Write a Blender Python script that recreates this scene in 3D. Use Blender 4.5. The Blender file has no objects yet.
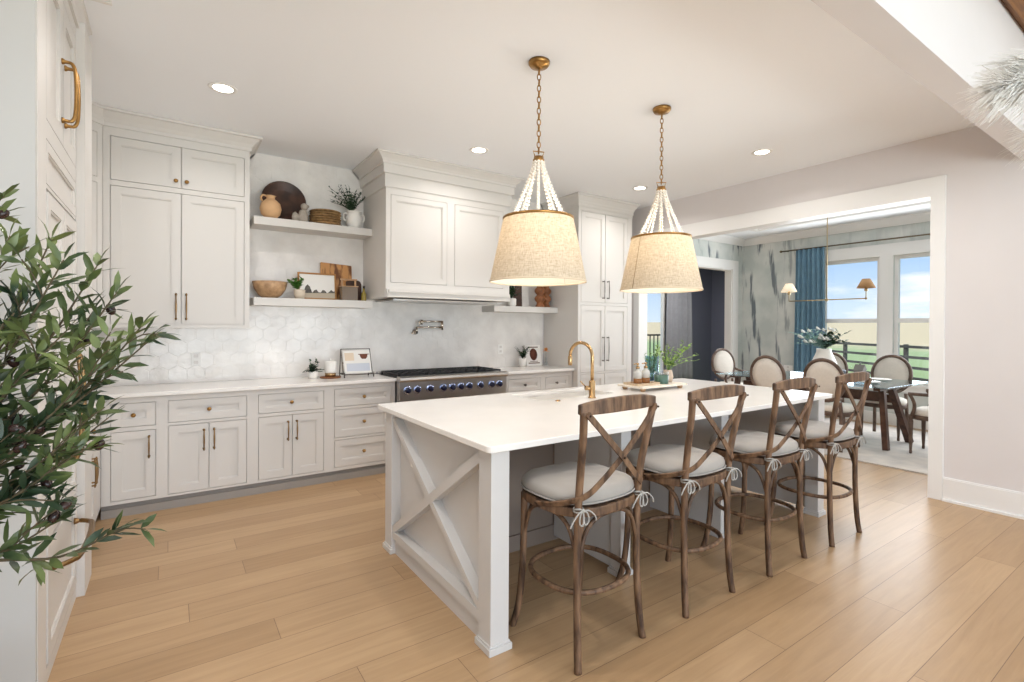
import bpy, math, random
from mathutils import Vector, Matrix
random.seed(7)
PI = math.pi
scn = bpy.context.scene
col = scn.collection
# ------------------------------------------------------------------ camera, world, exposure
IW, IH = 1024, 682
def cam_rows(yaw, pitch, roll):
    cy, sy = math.cos(yaw), math.sin(yaw)
    f = Vector((sy*math.cos(pitch), cy*math.cos(pitch), math.sin(pitch)))
    r = Vector((cy, -sy, 0)); u = r.cross(f)
    c, s = math.cos(roll), math.sin(roll)
    return c*r + s*u, -s*r + c*u, f
cr, cu, cf = cam_rows(.5996, -.0059, .0054)
cd = bpy.data.cameras.new('camera'); cam = bpy.data.objects.new('camera', cd); col.objects.link(cam)
cam.matrix_world = Matrix(((cr.x, cu.x, -cf.x, 0), (cr.y, cu.y, -cf.y, 0), (cr.z, cu.z, -cf.z, 1.43), (0, 0, 0, 1)))
cd.sensor_width = 36; cd.lens = 36*501.5/IW
cd.shift_y = -(341-329.0)/IW
cd.clip_start = .05; cd.clip_end = 500
scn.camera = cam
scn.view_settings.view_transform = 'Standard'; scn.view_settings.look = 'None'
scn.view_settings.gamma = 1; scn.view_settings.use_curve_mapping = False
scn.view_settings.exposure = -0.1
scn.cycles.use_denoising = True
scn.cycles.max_bounces = 10; scn.cycles.diffuse_bounces = 6; scn.cycles.transparent_max_bounces = 12
scn.cycles.sample_clamp_indirect = 6
scn.cycles.caustics_reflective = False; scn.cycles.caustics_refractive = False

w = bpy.data.worlds.new('sky'); scn.world = w; w.use_nodes = True
nt = w.node_tree; N = nt.nodes; Lk = nt.links
bg = N['Background']; tc = N.new('ShaderNodeTexCoord'); sep = N.new('ShaderNodeSeparateXYZ')
Lk.new(tc.outputs['Generated'], sep.inputs[0])
rmp = N.new('ShaderNodeValToRGB'); Lk.new(sep.outputs['Z'], rmp.inputs[0])
e = rmp.color_ramp.elements
e[0].position = 0.0; e[0].color = (.72, .84, .95, 1)
e[1].position = .6; e[1].color = (.16, .34, .72, 1)
m_ = e.new(.18); m_.color = (.24, .49, .86, 1)
mp = N.new('ShaderNodeMapping'); mp.inputs['Scale'].default_value = (1.6, 1.6, 7.5); Lk.new(tc.outputs['Generated'], mp.inputs[0])
nz = N.new('ShaderNodeTexNoise'); nz.inputs['Scale'].default_value = 2.2; nz.inputs['Detail'].default_value = 7; nz.inputs['Roughness'].default_value = .55
Lk.new(mp.outputs[0], nz.inputs['Vector'])
cl = N.new('ShaderNodeValToRGB'); cl.color_ramp.elements[0].position = .50; cl.color_ramp.elements[1].position = .66
Lk.new(nz.outputs['Fac'], cl.inputs[0])
mx = N.new('ShaderNodeMix'); mx.data_type = 'RGBA'; Lk.new(cl.outputs[0], mx.inputs[0]); Lk.new(rmp.outputs[0], mx.inputs[6]); mx.inputs[7].default_value = (1.0, 1.0, 1.02, 1)
Lk.new(mx.outputs[2], bg.inputs[0]); bg.inputs[1].default_value = 1.25

def area_light(name, loc, rot, sx, sy, power, color=(1, 1, 1)):
    l = bpy.data.lights.new(name, 'AREA'); l.shape = 'RECTANGLE'; l.size = sx; l.size_y = sy; l.energy = power; l.color = color
    o = bpy.data.objects.new(name, l); o.location = loc; o.rotation_euler = rot; col.objects.link(o); return o
# added fill behind the viewer and in the navy room, daylight at dining windows
area_light('living_room_daylight_fill', (1.2, -4.4, 1.1), (PI/2+math.radians(44), 0, 0), 6.5, 2.2, 410, (.85, .93, 1))  # unseen lamp in the open rear, tilted up to brighten the ceiling
area_light('daylight_dining_windows', (8.6, 2.6, 1.6), (0, PI/2, 0), 1.8, 3.4, 120, (.93, .97, 1))
area_light('navy_room_fill_light', (8.8, 6.2, 2.95), (0, 0, 0), .8, .8, 110, (1, .97, .95))  # added to lift the dark navy walls, no fixture hangs here
sun = bpy.data.lights.new('sun', 'SUN'); sun.energy = 3.2; sun.angle = .01; sun.color = (1, .97, .92)
so_ = bpy.data.objects.new('sun', sun); so_.rotation_euler = Vector((.62, .12, -.77)).to_track_quat('-Z', 'Y').to_euler(); col.objects.link(so_)

# ------------------------------------------------------------------ materials
def lin(c):
    return tuple(((v/255)/12.92 if v/255 <= .04045 else ((v/255+.055)/1.055)**2.4) for v in c)
MATS = {}
def mat(name, rgb, rough=.5, metal=0, noise=0, nscale=20, stretch=(1, 1, 1), bump=0, bscale=None, spec=.5, trans=0, emis=None, estr=0, rgb2=None, detail=4, ior=1.45, coat=0, sheen=0, contrast=(.35, .65)):
    if name in MATS: return MATS[name]
    m = bpy.data.materials.new(name); m.use_nodes = True; nt = m.node_tree; b = nt.nodes['Principled BSDF']
    c = lin(rgb); b.inputs['Base Color'].default_value = (*c, 1); b.inputs['Roughness'].default_value = rough; b.inputs['Metallic'].default_value = metal
    b.inputs['Specular IOR Level'].default_value = spec; b.inputs['IOR'].default_value = ior
    if trans: b.inputs['Transmission Weight'].default_value = trans
    if coat: b.inputs['Coat Weight'].default_value = coat
    if sheen: b.inputs['Sheen Weight'].default_value = sheen
    if emis: b.inputs['Emission Color'].default_value = (*lin(emis), 1); b.inputs['Emission Strength'].default_value = estr
    if noise or bump or rgb2:
        tc = nt.nodes.new('ShaderNodeTexCoord'); mp = nt.nodes.new('ShaderNodeMapping'); mp.inputs['Scale'].default_value = stretch
        nt.links.new(tc.outputs['Object'], mp.inputs[0])
        nz = nt.nodes.new('ShaderNodeTexNoise'); nz.inputs['Scale'].default_value = nscale; nz.inputs['Detail'].default_value = detail
        nt.links.new(mp.outputs[0], nz.inputs['Vector'])
        c2 = lin(rgb2) if rgb2 else tuple(max(0, v*(1-noise)) for v in c)
        r = nt.nodes.new('ShaderNodeValToRGB'); r.color_ramp.elements[0].color = (*c2, 1); r.color_ramp.elements[1].color = (*c, 1)
        r.color_ramp.elements[0].position = contrast[0]; r.color_ramp.elements[1].position = contrast[1]
        nt.links.new(nz.outputs['Fac'], r.inputs[0]); nt.links.new(r.outputs[0], b.inputs['Base Color'])
        if bump:
            bp = nt.nodes.new('ShaderNodeBump'); bp.inputs['Strength'].default_value = bump; bp.inputs['Distance'].default_value = .004
            if bscale:
                n2 = nt.nodes.new('ShaderNodeTexNoise'); n2.inputs['Scale'].default_value = bscale; nt.links.new(mp.outputs[0], n2.inputs['Vector']); nt.links.new(n2.outputs['Fac'], bp.inputs['Height'])
            else: nt.links.new(nz.outputs['Fac'], bp.inputs['Height'])
            nt.links.new(bp.outputs[0], b.inputs['Normal'])
    MATS[name] = m; return m
PAINT = mat('greige_cabinet_paint', (214, 210, 205), .42, spec=.4)
ISLAND = mat('island_paint', (206, 203, 200), .42, spec=.4)
TRIM = mat('white_trim_paint', (232, 230, 227), .4)
WALLP = mat('wall_paint', (218, 212, 210), .7, noise=.02, nscale=3)
CEILP = mat('ceiling_paint', (243, 245, 248), .8)
QUARTZ = mat('white_quartz', (240, 236, 231), .16, noise=.03, nscale=6, spec=.5)
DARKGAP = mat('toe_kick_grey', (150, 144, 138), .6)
BRASS = mat('aged_brass', (172, 132, 78), .3, 1, noise=.2, nscale=30)
BRASS2 = mat('satin_brass', (184, 152, 110), .26, 1)
BRONZE = mat('antique_bronze_pull', (140, 112, 76), .34, 1)
STEEL = mat('stainless_steel', (196, 192, 188), .28, 1)
NICKEL = mat('polished_nickel', (200, 190, 178), .14, 1)
IRON = mat('black_cast_iron', (30, 30, 31), .5)
KNOBM = mat('dark_blue_knob', (20, 25, 58), .3)
STOOLW = mat('weathered_oak', (130, 100, 75), .55, rgb2=(66, 46, 33), nscale=14, stretch=(2.5, 2.5, .5), bump=.3, bscale=60)
DINEW = mat('grey_brown_carved_wood', (112, 92, 80), .5, rgb2=(84, 66, 56), nscale=14)
TABLEW = mat('walnut_trestle_wood', (92, 62, 48), .45, rgb2=(66, 42, 32), nscale=12, stretch=(3, 1, 1))
CUSH = mat('pale_grey_linen', (164, 158, 151), .9, noise=.12, nscale=6, bump=.25, bscale=220, sheen=.2)
CORD = mat('grey_linen_cord', (170, 166, 160), .9)
UPH = mat('cream_upholstery', (222, 214, 204), .9, noise=.05, nscale=40)
BEAD = mat('white_wood_bead', (240, 232, 220), .5)
LEAFO = mat('olive_leaf', (104, 116, 66), .36, rgb2=(40, 58, 38), nscale=7, contrast=(.4, .62))
BARK = mat('olive_bark', (96, 84, 62), .8, noise=.3, nscale=30)
OLIVE = mat('dark_purple_olive', (58, 40, 36), .25, noise=.4, nscale=20)
LEAFG = mat('bright_green_leaf', (96, 142, 58), .45, rgb2=(56, 104, 40), nscale=40)
LEAFD = mat('dark_green_leaf', (58, 82, 52), .5, rgb2=(34, 54, 36), nscale=40)
LEAFY = mat('yellow_green_leaf', (150, 176, 92), .5, rgb2=(96, 130, 66), nscale=30)
LEAFT = mat('blue_green_eucalyptus', (160, 192, 184), .6, rgb2=(116, 154, 146), nscale=30)
WHITEC = mat('white_ceramic', (236, 232, 226), .3)
TERRA = mat('tan_terracotta', (216, 174, 130), .75, noise=.12, nscale=14)
DWOOD = mat('dark_stained_wood', (78, 50, 36), .45, rgb2=(48, 30, 22), nscale=10)
MWOOD = mat('medium_turned_wood', (150, 96, 58), .5, rgb2=(112, 68, 40), nscale=16)
LWOOD = mat('light_wood', (196, 160, 122), .55, rgb2=(168, 130, 94), nscale=14, stretch=(1, 4, 4))
BWOOD = mat('bowl_wood', (200, 164, 126), .5, rgb2=(160, 124, 90), nscale=18)
OLIVEWOOD = mat('figured_board_wood', (196, 142, 86), .4, rgb2=(110, 66, 34), nscale=7, stretch=(3, 3, .8), contrast=(.38, .52))
STONE = mat('grey_stone', (172, 162, 150), .85, noise=.15, nscale=30)
RATTAN = mat('woven_rattan', (166, 132, 88), .75, rgb2=(128, 98, 62), nscale=30)
BLUEC = mat('teal_blue_curtain', (112, 146, 166), .85, noise=.12, nscale=12)
GREYC = mat('charcoal_curtain', (112, 113, 118), .9, noise=.1, nscale=12)
NAVY = mat('navy_wall_paint', (78, 80, 94), .6)
BLACKM = mat('black_metal', (34, 32, 32), .45, .3)
RUG = mat('pale_grey_rug', (208, 199, 190), .95, rgb2=(184, 177, 172), nscale=4, bump=.4, bscale=120)
SOAP = mat('amber_soap', (138, 92, 52), .2)
FROST = mat('clear_soap_glass', (232, 230, 224), .12, trans=.35)
GREENG = mat('green_candle_glass', (88, 118, 104), .12, trans=.25)
WAX = mat('white_wax', (240, 236, 226), .5)
BLUSH = mat('blush_wood_vase', (202, 182, 164), .6)
PAPER = mat('white_paper', (238, 234, 228), .7)
BLACKTAN = mat('canister_dark_glass', (146, 128, 110), .15, trans=.3)
GOLDOIL = mat('golden_oil_glass', (190, 168, 84), .12, trans=.4)
BROWNP = mat('printed_brown', (108, 58, 40), .6)
ORANGEF = mat('orange_petals', (226, 160, 88), .7)
PLUME = mat('white_feather', (238, 235, 230), .9, sheen=.3)
PLASTIC = mat('white_plastic', (238, 236, 232), .35)
SLOT = mat('outlet_slot_grey', (120, 116, 112), .5)
BEAMW = mat('stained_beam_wood', (150, 104, 58), .5, rgb2=(112, 74, 40), nscale=8, stretch=(.5, 6, 6))
FENCE = mat('dark_fence_wood', (84, 78, 76), .7)
CAN = mat('downlight_lens', (255, 250, 240), .5, emis=(255, 246, 230), estr=9)

def glass_mat(name, tint, fac):
    m = bpy.data.materials.new(name); m.use_nodes = True; nt = m.node_tree
    for n in list(nt.nodes): nt.nodes.remove(n)
    o = nt.nodes.new('ShaderNodeOutputMaterial'); mx = nt.nodes.new('ShaderNodeMixShader'); t = nt.nodes.new('ShaderNodeBsdfTransparent'); g = nt.nodes.new('ShaderNodeBsdfGlossy')
    t.inputs[0].default_value = (*tint, 1); g.inputs['Roughness'].default_value = .02; g.inputs[0].default_value = (.9, .95, 1, 1)
    lw = nt.nodes.new('ShaderNodeLayerWeight'); lw.inputs[0].default_value = .5
    pw = nt.nodes.new('ShaderNodeMath'); pw.operation = 'POWER'; pw.inputs[1].default_value = 4; nt.links.new(lw.outputs['Facing'], pw.inputs[0])
    fr = nt.nodes.new('ShaderNodeMath'); fr.operation = 'MULTIPLY_ADD'; fr.inputs[1].default_value = .75; fr.inputs[2].default_value = fac; nt.links.new(pw.outputs[0], fr.inputs[0])
    nt.links.new(fr.outputs[0], mx.inputs[0]); nt.links.new(t.outputs[0], mx.inputs[1]); nt.links.new(g.outputs[0], mx.inputs[2]); nt.links.new(mx.outputs[0], o.inputs[0])
    return m
PANE = glass_mat('window_glass', (.985, .99, .99), .02)
TGLASS = glass_mat('tabletop_glass', (.80, .90, .91), .10)
BGLASS = glass_mat('blue_vase_glass', (.68, .80, .86), .05)
CGLASS = glass_mat('clear_thin_glass', (.95, .96, .96), .05)

def shade_mat():
    m = bpy.data.materials.new('linen_lampshade'); m.use_nodes = True; nt = m.node_tree
    for n in list(nt.nodes): nt.nodes.remove(n)
    o = nt.nodes.new('ShaderNodeOutputMaterial'); mx = nt.nodes.new('ShaderNodeMixShader'); d = nt.nodes.new('ShaderNodeBsdfDiffuse'); t = nt.nodes.new('ShaderNodeBsdfTranslucent')
    tc = nt.nodes.new('ShaderNodeTexCoord')
    cols = []
    for st in ((1, 1, 9), (7, 7, .6)):
        mp = nt.nodes.new('ShaderNodeMapping'); mp.inputs['Scale'].default_value = st; nt.links.new(tc.outputs['Object'], mp.inputs[0])
        nz = nt.nodes.new('ShaderNodeTexNoise'); nz.inputs['Scale'].default_value = 26; nz.inputs['Detail'].default_value = 3; nt.links.new(mp.outputs[0], nz.inputs['Vector']); cols.append(nz)
    ad = nt.nodes.new('ShaderNodeMath'); ad.operation = 'ADD'; nt.links.new(cols[0].outputs['Fac'], ad.inputs[0]); nt.links.new(cols[1].outputs['Fac'], ad.inputs[1])
    hf = nt.nodes.new('ShaderNodeMath'); hf.operation = 'MULTIPLY'; hf.inputs[1].default_value = .5; nt.links.new(ad.outputs[0], hf.inputs[0])
    r = nt.nodes.new('ShaderNodeValToRGB'); r.color_ramp.elements[0].position = .38; r.color_ramp.elements[1].position = .62
    r.color_ramp.elements[0].color = (*lin((182, 168, 148)), 1); r.color_ramp.elements[1].color = (*lin((214, 204, 187)), 1)
    nt.links.new(hf.outputs[0], r.inputs[0]); nt.links.new(r.outputs[0], d.inputs[0])
    r2 = nt.nodes.new('ShaderNodeMix'); r2.data_type = 'RGBA'; r2.blend_type = 'MULTIPLY'; r2.inputs[0].default_value = 1; nt.links.new(r.outputs[0], r2.inputs[6]); r2.inputs[7].default_value = (1, .88, .68, 1)
    nt.links.new(r2.outputs[2], t.inputs[0])
    ge = nt.nodes.new('ShaderNodeNewGeometry'); cm = nt.nodes.new('ShaderNodeMix'); cm.data_type = 'RGBA'; nt.links.new(ge.outputs['Backfacing'], cm.inputs[0]); nt.links.new(r.outputs[0], cm.inputs[6]); cm.inputs[7].default_value = (.86, .82, .74, 1); nt.links.new(cm.outputs[2], d.inputs[0])
    mx.inputs[0].default_value = .24; nt.links.new(d.outputs[0], mx.inputs[1]); nt.links.new(t.outputs[0], mx.inputs[2]); nt.links.new(mx.outputs[0], o.inputs[0])
    return m
SHADE = shade_mat()

def floor_mat():
    m = bpy.data.materials.new('oak_plank_floor'); m.use_nodes = True; nt = m.node_tree; b = nt.nodes['Principled BSDF']
    tc = nt.nodes.new('ShaderNodeTexCoord'); br = nt.nodes.new('ShaderNodeTexBrick'); sx = nt.nodes.new('ShaderNodeSeparateXYZ'); nt.links.new(tc.outputs['Object'], sx.inputs[0])
    def mth(op, a, b_=None, v=None):
        n_ = nt.nodes.new('ShaderNodeMath'); n_.operation = op; nt.links.new(a, n_.inputs[0])
        if b_ is not None: nt.links.new(b_, n_.inputs[1])
        if v is not None: n_.inputs[1].default_value = v
        return n_.outputs[0]
    rw = mth('FLOOR', mth('DIVIDE', sx.outputs['Y'], v=.19)); wn = nt.nodes.new('ShaderNodeTexWhiteNoise'); wn.noise_dimensions = '1D'; nt.links.new(rw, wn.inputs['W'])
    cx_ = nt.nodes.new('ShaderNodeCombineXYZ'); nt.links.new(mth('ADD', sx.outputs['X'], mth('MULTIPLY', wn.outputs['Value'], v=2.1)), cx_.inputs[0]); nt.links.new(sx.outputs['Y'], cx_.inputs[1]); nt.links.new(cx_.outputs[0], br.inputs[0])
    br.offset = 0; br.inputs['Scale'].default_value = 1; br.inputs['Brick Width'].default_value = 2.1; br.inputs['Row Height'].default_value = .19; br.inputs['Mortar Size'].default_value = .0016
    br.inputs['Mortar Smooth'].default_value = .3; br.inputs['Bias'].default_value = 0
    br.inputs['Color1'].default_value = (*lin((186, 155, 119)), 1); br.inputs['Color2'].default_value = (*lin((168, 137, 102)), 1); br.inputs['Mortar'].default_value = (*lin((120, 92, 68)), 1)
    mp = nt.nodes.new('ShaderNodeMapping'); mp.inputs['Scale'].default_value = (.8, 11, 1); nt.links.new(tc.outputs['Object'], mp.inputs[0])
    nz = nt.nodes.new('ShaderNodeTexNoise'); nz.inputs['Scale'].default_value = 2.4; nz.inputs['Detail'].default_value = 8; nz.inputs['Roughness'].default_value = .62; nz.inputs['Distortion'].default_value = .6; nt.links.new(mp.outputs[0], nz.inputs['Vector'])
    r = nt.nodes.new('ShaderNodeValToRGB'); r.color_ramp.elements[0].position = .32; r.color_ramp.elements[0].color = (.86, .83, .80, 1); r.color_ramp.elements[1].position = .64; r.color_ramp.elements[1].color = (1.04, 1.03, 1.02, 1)
    nt.links.new(nz.outputs['Fac'], r.inputs[0])
    mx = nt.nodes.new('ShaderNodeMix'); mx.data_type = 'RGBA'; mx.blend_type = 'MULTIPLY'; mx.inputs[0].default_value = .85
    nt.links.new(br.outputs['Color'], mx.inputs[6]); nt.links.new(r.outputs[0], mx.inputs[7]); nt.links.new(mx.outputs[2], b.inputs['Base Color'])
    b.inputs['Roughness'].default_value = .34; b.inputs['Specular IOR Level'].default_value = .45
    bp = nt.nodes.new('ShaderNodeBump'); bp.inputs['Strength'].default_value = .12; bp.inputs['Distance'].default_value = .003; nt.links.new(nz.outputs['Fac'], bp.inputs['Height']); nt.links.new(bp.outputs[0], b.inputs['Normal'])
    return m
FLOORM = floor_mat()

def plaster_mat():
    m = bpy.data.materials.new('distressed_plaster'); m.use_nodes = True; nt = m.node_tree; b = nt.nodes['Principled BSDF']; b.inputs['Roughness'].default_value = .8
    tc = nt.nodes.new('ShaderNodeTexCoord')
    def noise(scale, st, det=5):
        mp = nt.nodes.new('ShaderNodeMapping'); mp.inputs['Scale'].default_value = st; nt.links.new(tc.outputs['Object'], mp.inputs[0])
        n = nt.nodes.new('ShaderNodeTexNoise'); n.inputs['Scale'].default_value = scale; n.inputs['Detail'].default_value = det; nt.links.new(mp.outputs[0], n.inputs['Vector']); return n
    n1 = noise(2.6, (1, 1, 1), 10); r1 = nt.nodes.new('ShaderNodeValToRGB'); r1.color_ramp.elements[0].position = .35; r1.color_ramp.elements[1].position = .65
    r1.color_ramp.elements[0].color = (*lin((190, 196, 192)), 1); r1.color_ramp.elements[1].color = (*lin((216, 217, 212)), 1); nt.links.new(n1.outputs['Fac'], r1.inputs[0])
    n2 = noise(6.0, (1, 1.5, .2), 12); r2 = nt.nodes.new('ShaderNodeValToRGB'); r2.color_ramp.elements[0].position = .55; r2.color_ramp.elements[1].position = .62; nt.links.new(n2.outputs['Fac'], r2.inputs[0])
    sp = nt.nodes.new('ShaderNodeSeparateXYZ'); nt.links.new(tc.outputs['Object'], sp.inputs[0]); mr = nt.nodes.new('ShaderNodeMapRange'); mr.inputs[1].default_value = 4.1; mr.inputs[2].default_value = 4.75; mr.inputs[3].default_value = .12; nt.links.new(sp.outputs['Y'], mr.inputs[0])
    mu = nt.nodes.new('ShaderNodeMath'); mu.operation = 'MULTIPLY'; nt.links.new(r2.outputs[0], mu.inputs[0]); nt.links.new(mr.outputs[0], mu.inputs[1])
    mx = nt.nodes.new('ShaderNodeMix'); mx.data_type = 'RGBA'; nt.links.new(mu.outputs[0], mx.inputs[0]); nt.links.new(r1.outputs[0], mx.inputs[6]); mx.inputs[7].default_value = (*lin((108, 116, 122)), 1)
    nt.links.new(mx.outputs[2], b.inputs['Base Color']); return m
PLASTER = plaster_mat()

def tile_mat():
    m = bpy.data.materials.new('pearl_tile'); m.use_nodes = True; nt = m.node_tree; b = nt.nodes['Principled BSDF']; b.inputs['Roughness'].default_value = .2
    tc = nt.nodes.new('ShaderNodeTexCoord'); n = nt.nodes.new('ShaderNodeTexNoise'); n.inputs['Scale'].default_value = 3; n.inputs['Detail'].default_value = 5; nt.links.new(tc.outputs['Object'], n.inputs['Vector'])
    r = nt.nodes.new('ShaderNodeValToRGB'); r.color_ramp.elements[0].position = .3; r.color_ramp.elements[1].position = .7
    r.color_ramp.elements[0].color = (*lin((222, 217, 212)), 1); r.color_ramp.elements[1].color = (*lin((240, 236, 231)), 1); nt.links.new(n.outputs['Fac'], r.inputs[0]); nt.links.new(r.outputs[0], b.inputs['Base Color'])
    n.inputs['Scale'].default_value = 5; n2 = nt.nodes.new('ShaderNodeTexNoise'); n2.inputs['Scale'].default_value = 14; nt.links.new(tc.outputs['Object'], n2.inputs['Vector']); bp = nt.nodes.new('ShaderNodeBump'); bp.inputs['Strength'].default_value = .5; bp.inputs['Distance'].default_value = .006; nt.links.new(n2.outputs['Fac'], bp.inputs['Height']); nt.links.new(bp.outputs[0], b.inputs['Normal'])
    return m
TILE = tile_mat()
GROUND = None
def ground_mat():
    m = bpy.data.materials.new('lawn_and_field'); m.use_nodes = True; nt = m.node_tree; b = nt.nodes['Principled BSDF']; b.inputs['Roughness'].default_value = .95
    tc = nt.nodes.new('ShaderNodeTexCoord'); sp = nt.nodes.new('ShaderNodeSeparateXYZ'); nt.links.new(tc.outputs['Object'], sp.inputs[0])
    n = nt.nodes.new('ShaderNodeTexNoise'); n.inputs['Scale'].default_value = .6; n.inputs['Detail'].default_value = 6; nt.links.new(tc.outputs['Object'], n.inputs['Vector'])
    mr = nt.nodes.new('ShaderNodeMapRange'); mr.inputs[1].default_value = 10; mr.inputs[2].default_value = 110; nt.links.new(sp.outputs['X'], mr.inputs[0])
    ad = nt.nodes.new('ShaderNodeMath'); ad.operation = 'MULTIPLY_ADD'; nt.links.new(n.outputs['Fac'], ad.inputs[0]); ad.inputs[1].default_value = .12; nt.links.new(mr.outputs[0], ad.inputs[2])
    r = nt.nodes.new('ShaderNodeValToRGB'); el = r.color_ramp.elements; el[0].position = .1; el[0].color = (*lin((166, 184, 120)), 1); el[1].position = .42; el[1].color = (*lin((228, 206, 160)), 1)
    k = el.new(.32); k.color = (*lin((172, 188, 128)), 1)
    nt.links.new(ad.outputs[0], r.inputs[0]); nt.links.new(r.outputs[0], b.inputs['Base Color']); return m
GROUND = ground_mat()

# ------------------------------------------------------------------ mesh builder
W = {}
class MB:
    def __init__(s): s.v = []; s.f = []; s.sm = []
    def add(s, vs, fs, smooth=False, M=None):
        k = len(s.v)
        s.v += [tuple(M @ Vector(p)) if M else tuple(p) for p in vs]
        s.f += [tuple(i+k for i in f) for f in fs]; s.sm += [smooth]*len(fs); return s
    def box(s, x0, x1, y0, y1, z0, z1, M=None):
        vs = [(x, y, z) for x in (x0, x1) for y in (y0, y1) for z in (z0, z1)]
        return s.add(vs, [(0, 1, 3, 2), (4, 6, 7, 5), (0, 4, 5, 1), (2, 3, 7, 6), (0, 2, 6, 4), (1, 5, 7, 3)], M=M)
    def holes(s, x0, x1, z0, z1, y0, y1, holes, M=None):      # a board in the x-z plane with rectangular holes
        xs = sorted({x0, x1, *[h[0] for h in holes], *[h[1] for h in holes]}); zs = sorted({z0, z1, *[h[2] for h in holes], *[h[3] for h in holes]})
        solid = lambda i, j: 0 <= i < len(xs)-1 and 0 <= j < len(zs)-1 and not any(h[0]-1e-6 < (xs[i]+xs[i+1])/2 < h[1]+1e-6 and h[2]-1e-6 < (zs[j]+zs[j+1])/2 < h[3]+1e-6 for h in holes)
        idx = {}; vs = []; fs = []
        def V(i, j, k):
            if (i, j, k) not in idx: idx[(i, j, k)] = len(vs); vs.append((xs[i], (y0, y1)[k], zs[j]))
            return idx[(i, j, k)]
        for i in range(len(xs)-1):
            for j in range(len(zs)-1):
                if not solid(i, j): continue
                fs.append((V(i, j, 0), V(i+1, j, 0), V(i+1, j+1, 0), V(i, j+1, 0))); fs.append((V(i, j, 1), V(i, j+1, 1), V(i+1, j+1, 1), V(i+1, j, 1)))
                if not solid(i-1, j): fs.append((V(i, j, 0), V(i, j+1, 0), V(i, j+1, 1), V(i, j, 1)))
                if not solid(i+1, j): fs.append((V(i+1, j, 0), V(i+1, j, 1), V(i+1, j+1, 1), V(i+1, j+1, 0)))
                if not solid(i, j-1): fs.append((V(i, j, 0), V(i, j, 1), V(i+1, j, 1), V(i+1, j, 0)))
                if not solid(i, j+1): fs.append((V(i, j+1, 0), V(i+1, j+1, 0), V(i+1, j+1, 1), V(i, j+1, 1)))
        return s.add(vs, fs, M=M)
    def prism(s, pts, y0, y1, M=None):                          # polygon in x-z extruded along y
        n = len(pts); vs = [(p[0], y0, p[1]) for p in pts]+[(p[0], y1, p[1]) for p in pts]
        fs = [tuple(range(n)), tuple(range(2*n-1, n-1, -1))]+[(i, i+n, (i+1) % n+n, (i+1) % n) for i in range(n)]
        return s.add(vs, fs, M=M)
    def extrude_x(s, pts, x0, x1, M=None):                      # polygon in y-z extruded along x
        n = len(pts); vs = [(x0, p[0], p[1]) for p in pts]+[(x1, p[0], p[1]) for p in pts]
        fs = [tuple(range(n-1, -1, -1)), tuple(range(n, 2*n))]+[(i, (i+1) % n, (i+1) % n+n, i+n) for i in range(n)]
        return s.add(vs, fs, M=M)
    def lathe(s, prof, c=(0, 0, 0), n=24, M=None, closed=False, sx=1, sy=1):
        vs = []; fs = []; m = len(prof)
        for i in range(n):
            a = 2*PI*i/n
            for r, z in prof: vs.append((c[0]+r*math.cos(a)*sx, c[1]+r*math.sin(a)*sy, c[2]+z))
        for i in range(n):
            j = (i+1) % n
            for k in range(m-1): fs.append((i*m+k, j*m+k, j*m+k+1, i*m+k+1))
            if closed: fs.append((i*m+m-1, j*m+m-1, j*m, i*m))
        if not closed:
            if prof[0][0] > 1e-6: fs.append(tuple(i*m for i in range(n-1, -1, -1)))
            if prof[-1][0] > 1e-6: fs.append(tuple(i*m+m-1 for i in range(n)))
        return s.add(vs, fs, True, M=M)
    def tube(s, path, r, n=8, closed=False, M=None, flat=None):   # flat=(w,h) makes a flat bar
        P = [Vector(p) for p in path]; L = len(P); vs = []; fs = []
        up = Vector((0, 0, 1)); prev = None
        for i, p in enumerate(P):
            t = (P[(i+1) % L]-P[i-1]) if closed else (P[min(i+1, L-1)]-P[max(i-1, 0)])
            t.normalize()
            if prev is None:
                a = up if abs(t.z) < .9 else Vector((0, 1, 0)); u = (a-t*a.dot(t)).normalized()
            else:
                u = prev-t*prev.dot(t); u = u.normalized() if u.length > 1e-6 else t.orthogonal().normalized()
            prev = u; b = t.cross(u)
            rr = r[i] if isinstance(r, (list, tuple)) else r
            for k in range(n):
                a = 2*PI*k/n + (PI/4 if n == 4 else 0)
                if flat: vs.append(p+u*(flat[0]*math.cos(a)*1.414)+b*(flat[1]*math.sin(a)*1.414))
                else: vs.append(p+u*(rr*math.cos(a))+b*(rr*math.sin(a)))
        for i in range(L if closed else L-1):
            j = (i+1) % L
            for k in range(n): fs.append((i*n+k, i*n+(k+1) % n, j*n+(k+1) % n, j*n+k))
        if not closed: fs += [tuple(range(n-1, -1, -1)), tuple(range((L-1)*n, L*n))]
        return s.add(vs, fs, n > 4, M=M)
    def sphere(s, c, r, n=10, sc=(1, 1, 1)):
        m = max(5, n//2+1); return s.lathe([(r*math.sin(PI*k/m) if 0 < k < m else 0, -r*math.cos(PI*k/m)*sc[2]) for k in range(m+1)], c, n, sx=sc[0], sy=sc[1])
    def leaf(s, p, d, L, wd, up=(0, 0, 1), curl=.15):
        p = Vector(p); d = Vector(d).normalized(); sd = d.cross(Vector(up))
        sd = sd.normalized() if sd.length > 1e-4 else Vector((1, 0, 0)); nn = sd.cross(d)
        c = [p, p+d*L*.33+nn*curl*L*.10, p+d*L*.68+nn*curl*L*.06, p+d*L-nn*curl*L*.3]
        vs = [c[0], c[1]-sd*wd/2-nn*wd*-.12, c[1], c[1]+sd*wd/2-nn*wd*-.12, c[2]-sd*wd*.45-nn*wd*-.1, c[2], c[2]+sd*wd*.45-nn*wd*-.1, c[3]]
        return s.add(vs, [(0, 2, 1), (0, 3, 2), (1, 2, 5, 4), (2, 3, 6, 5), (4, 5, 7), (5, 6, 7)], True)
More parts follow.
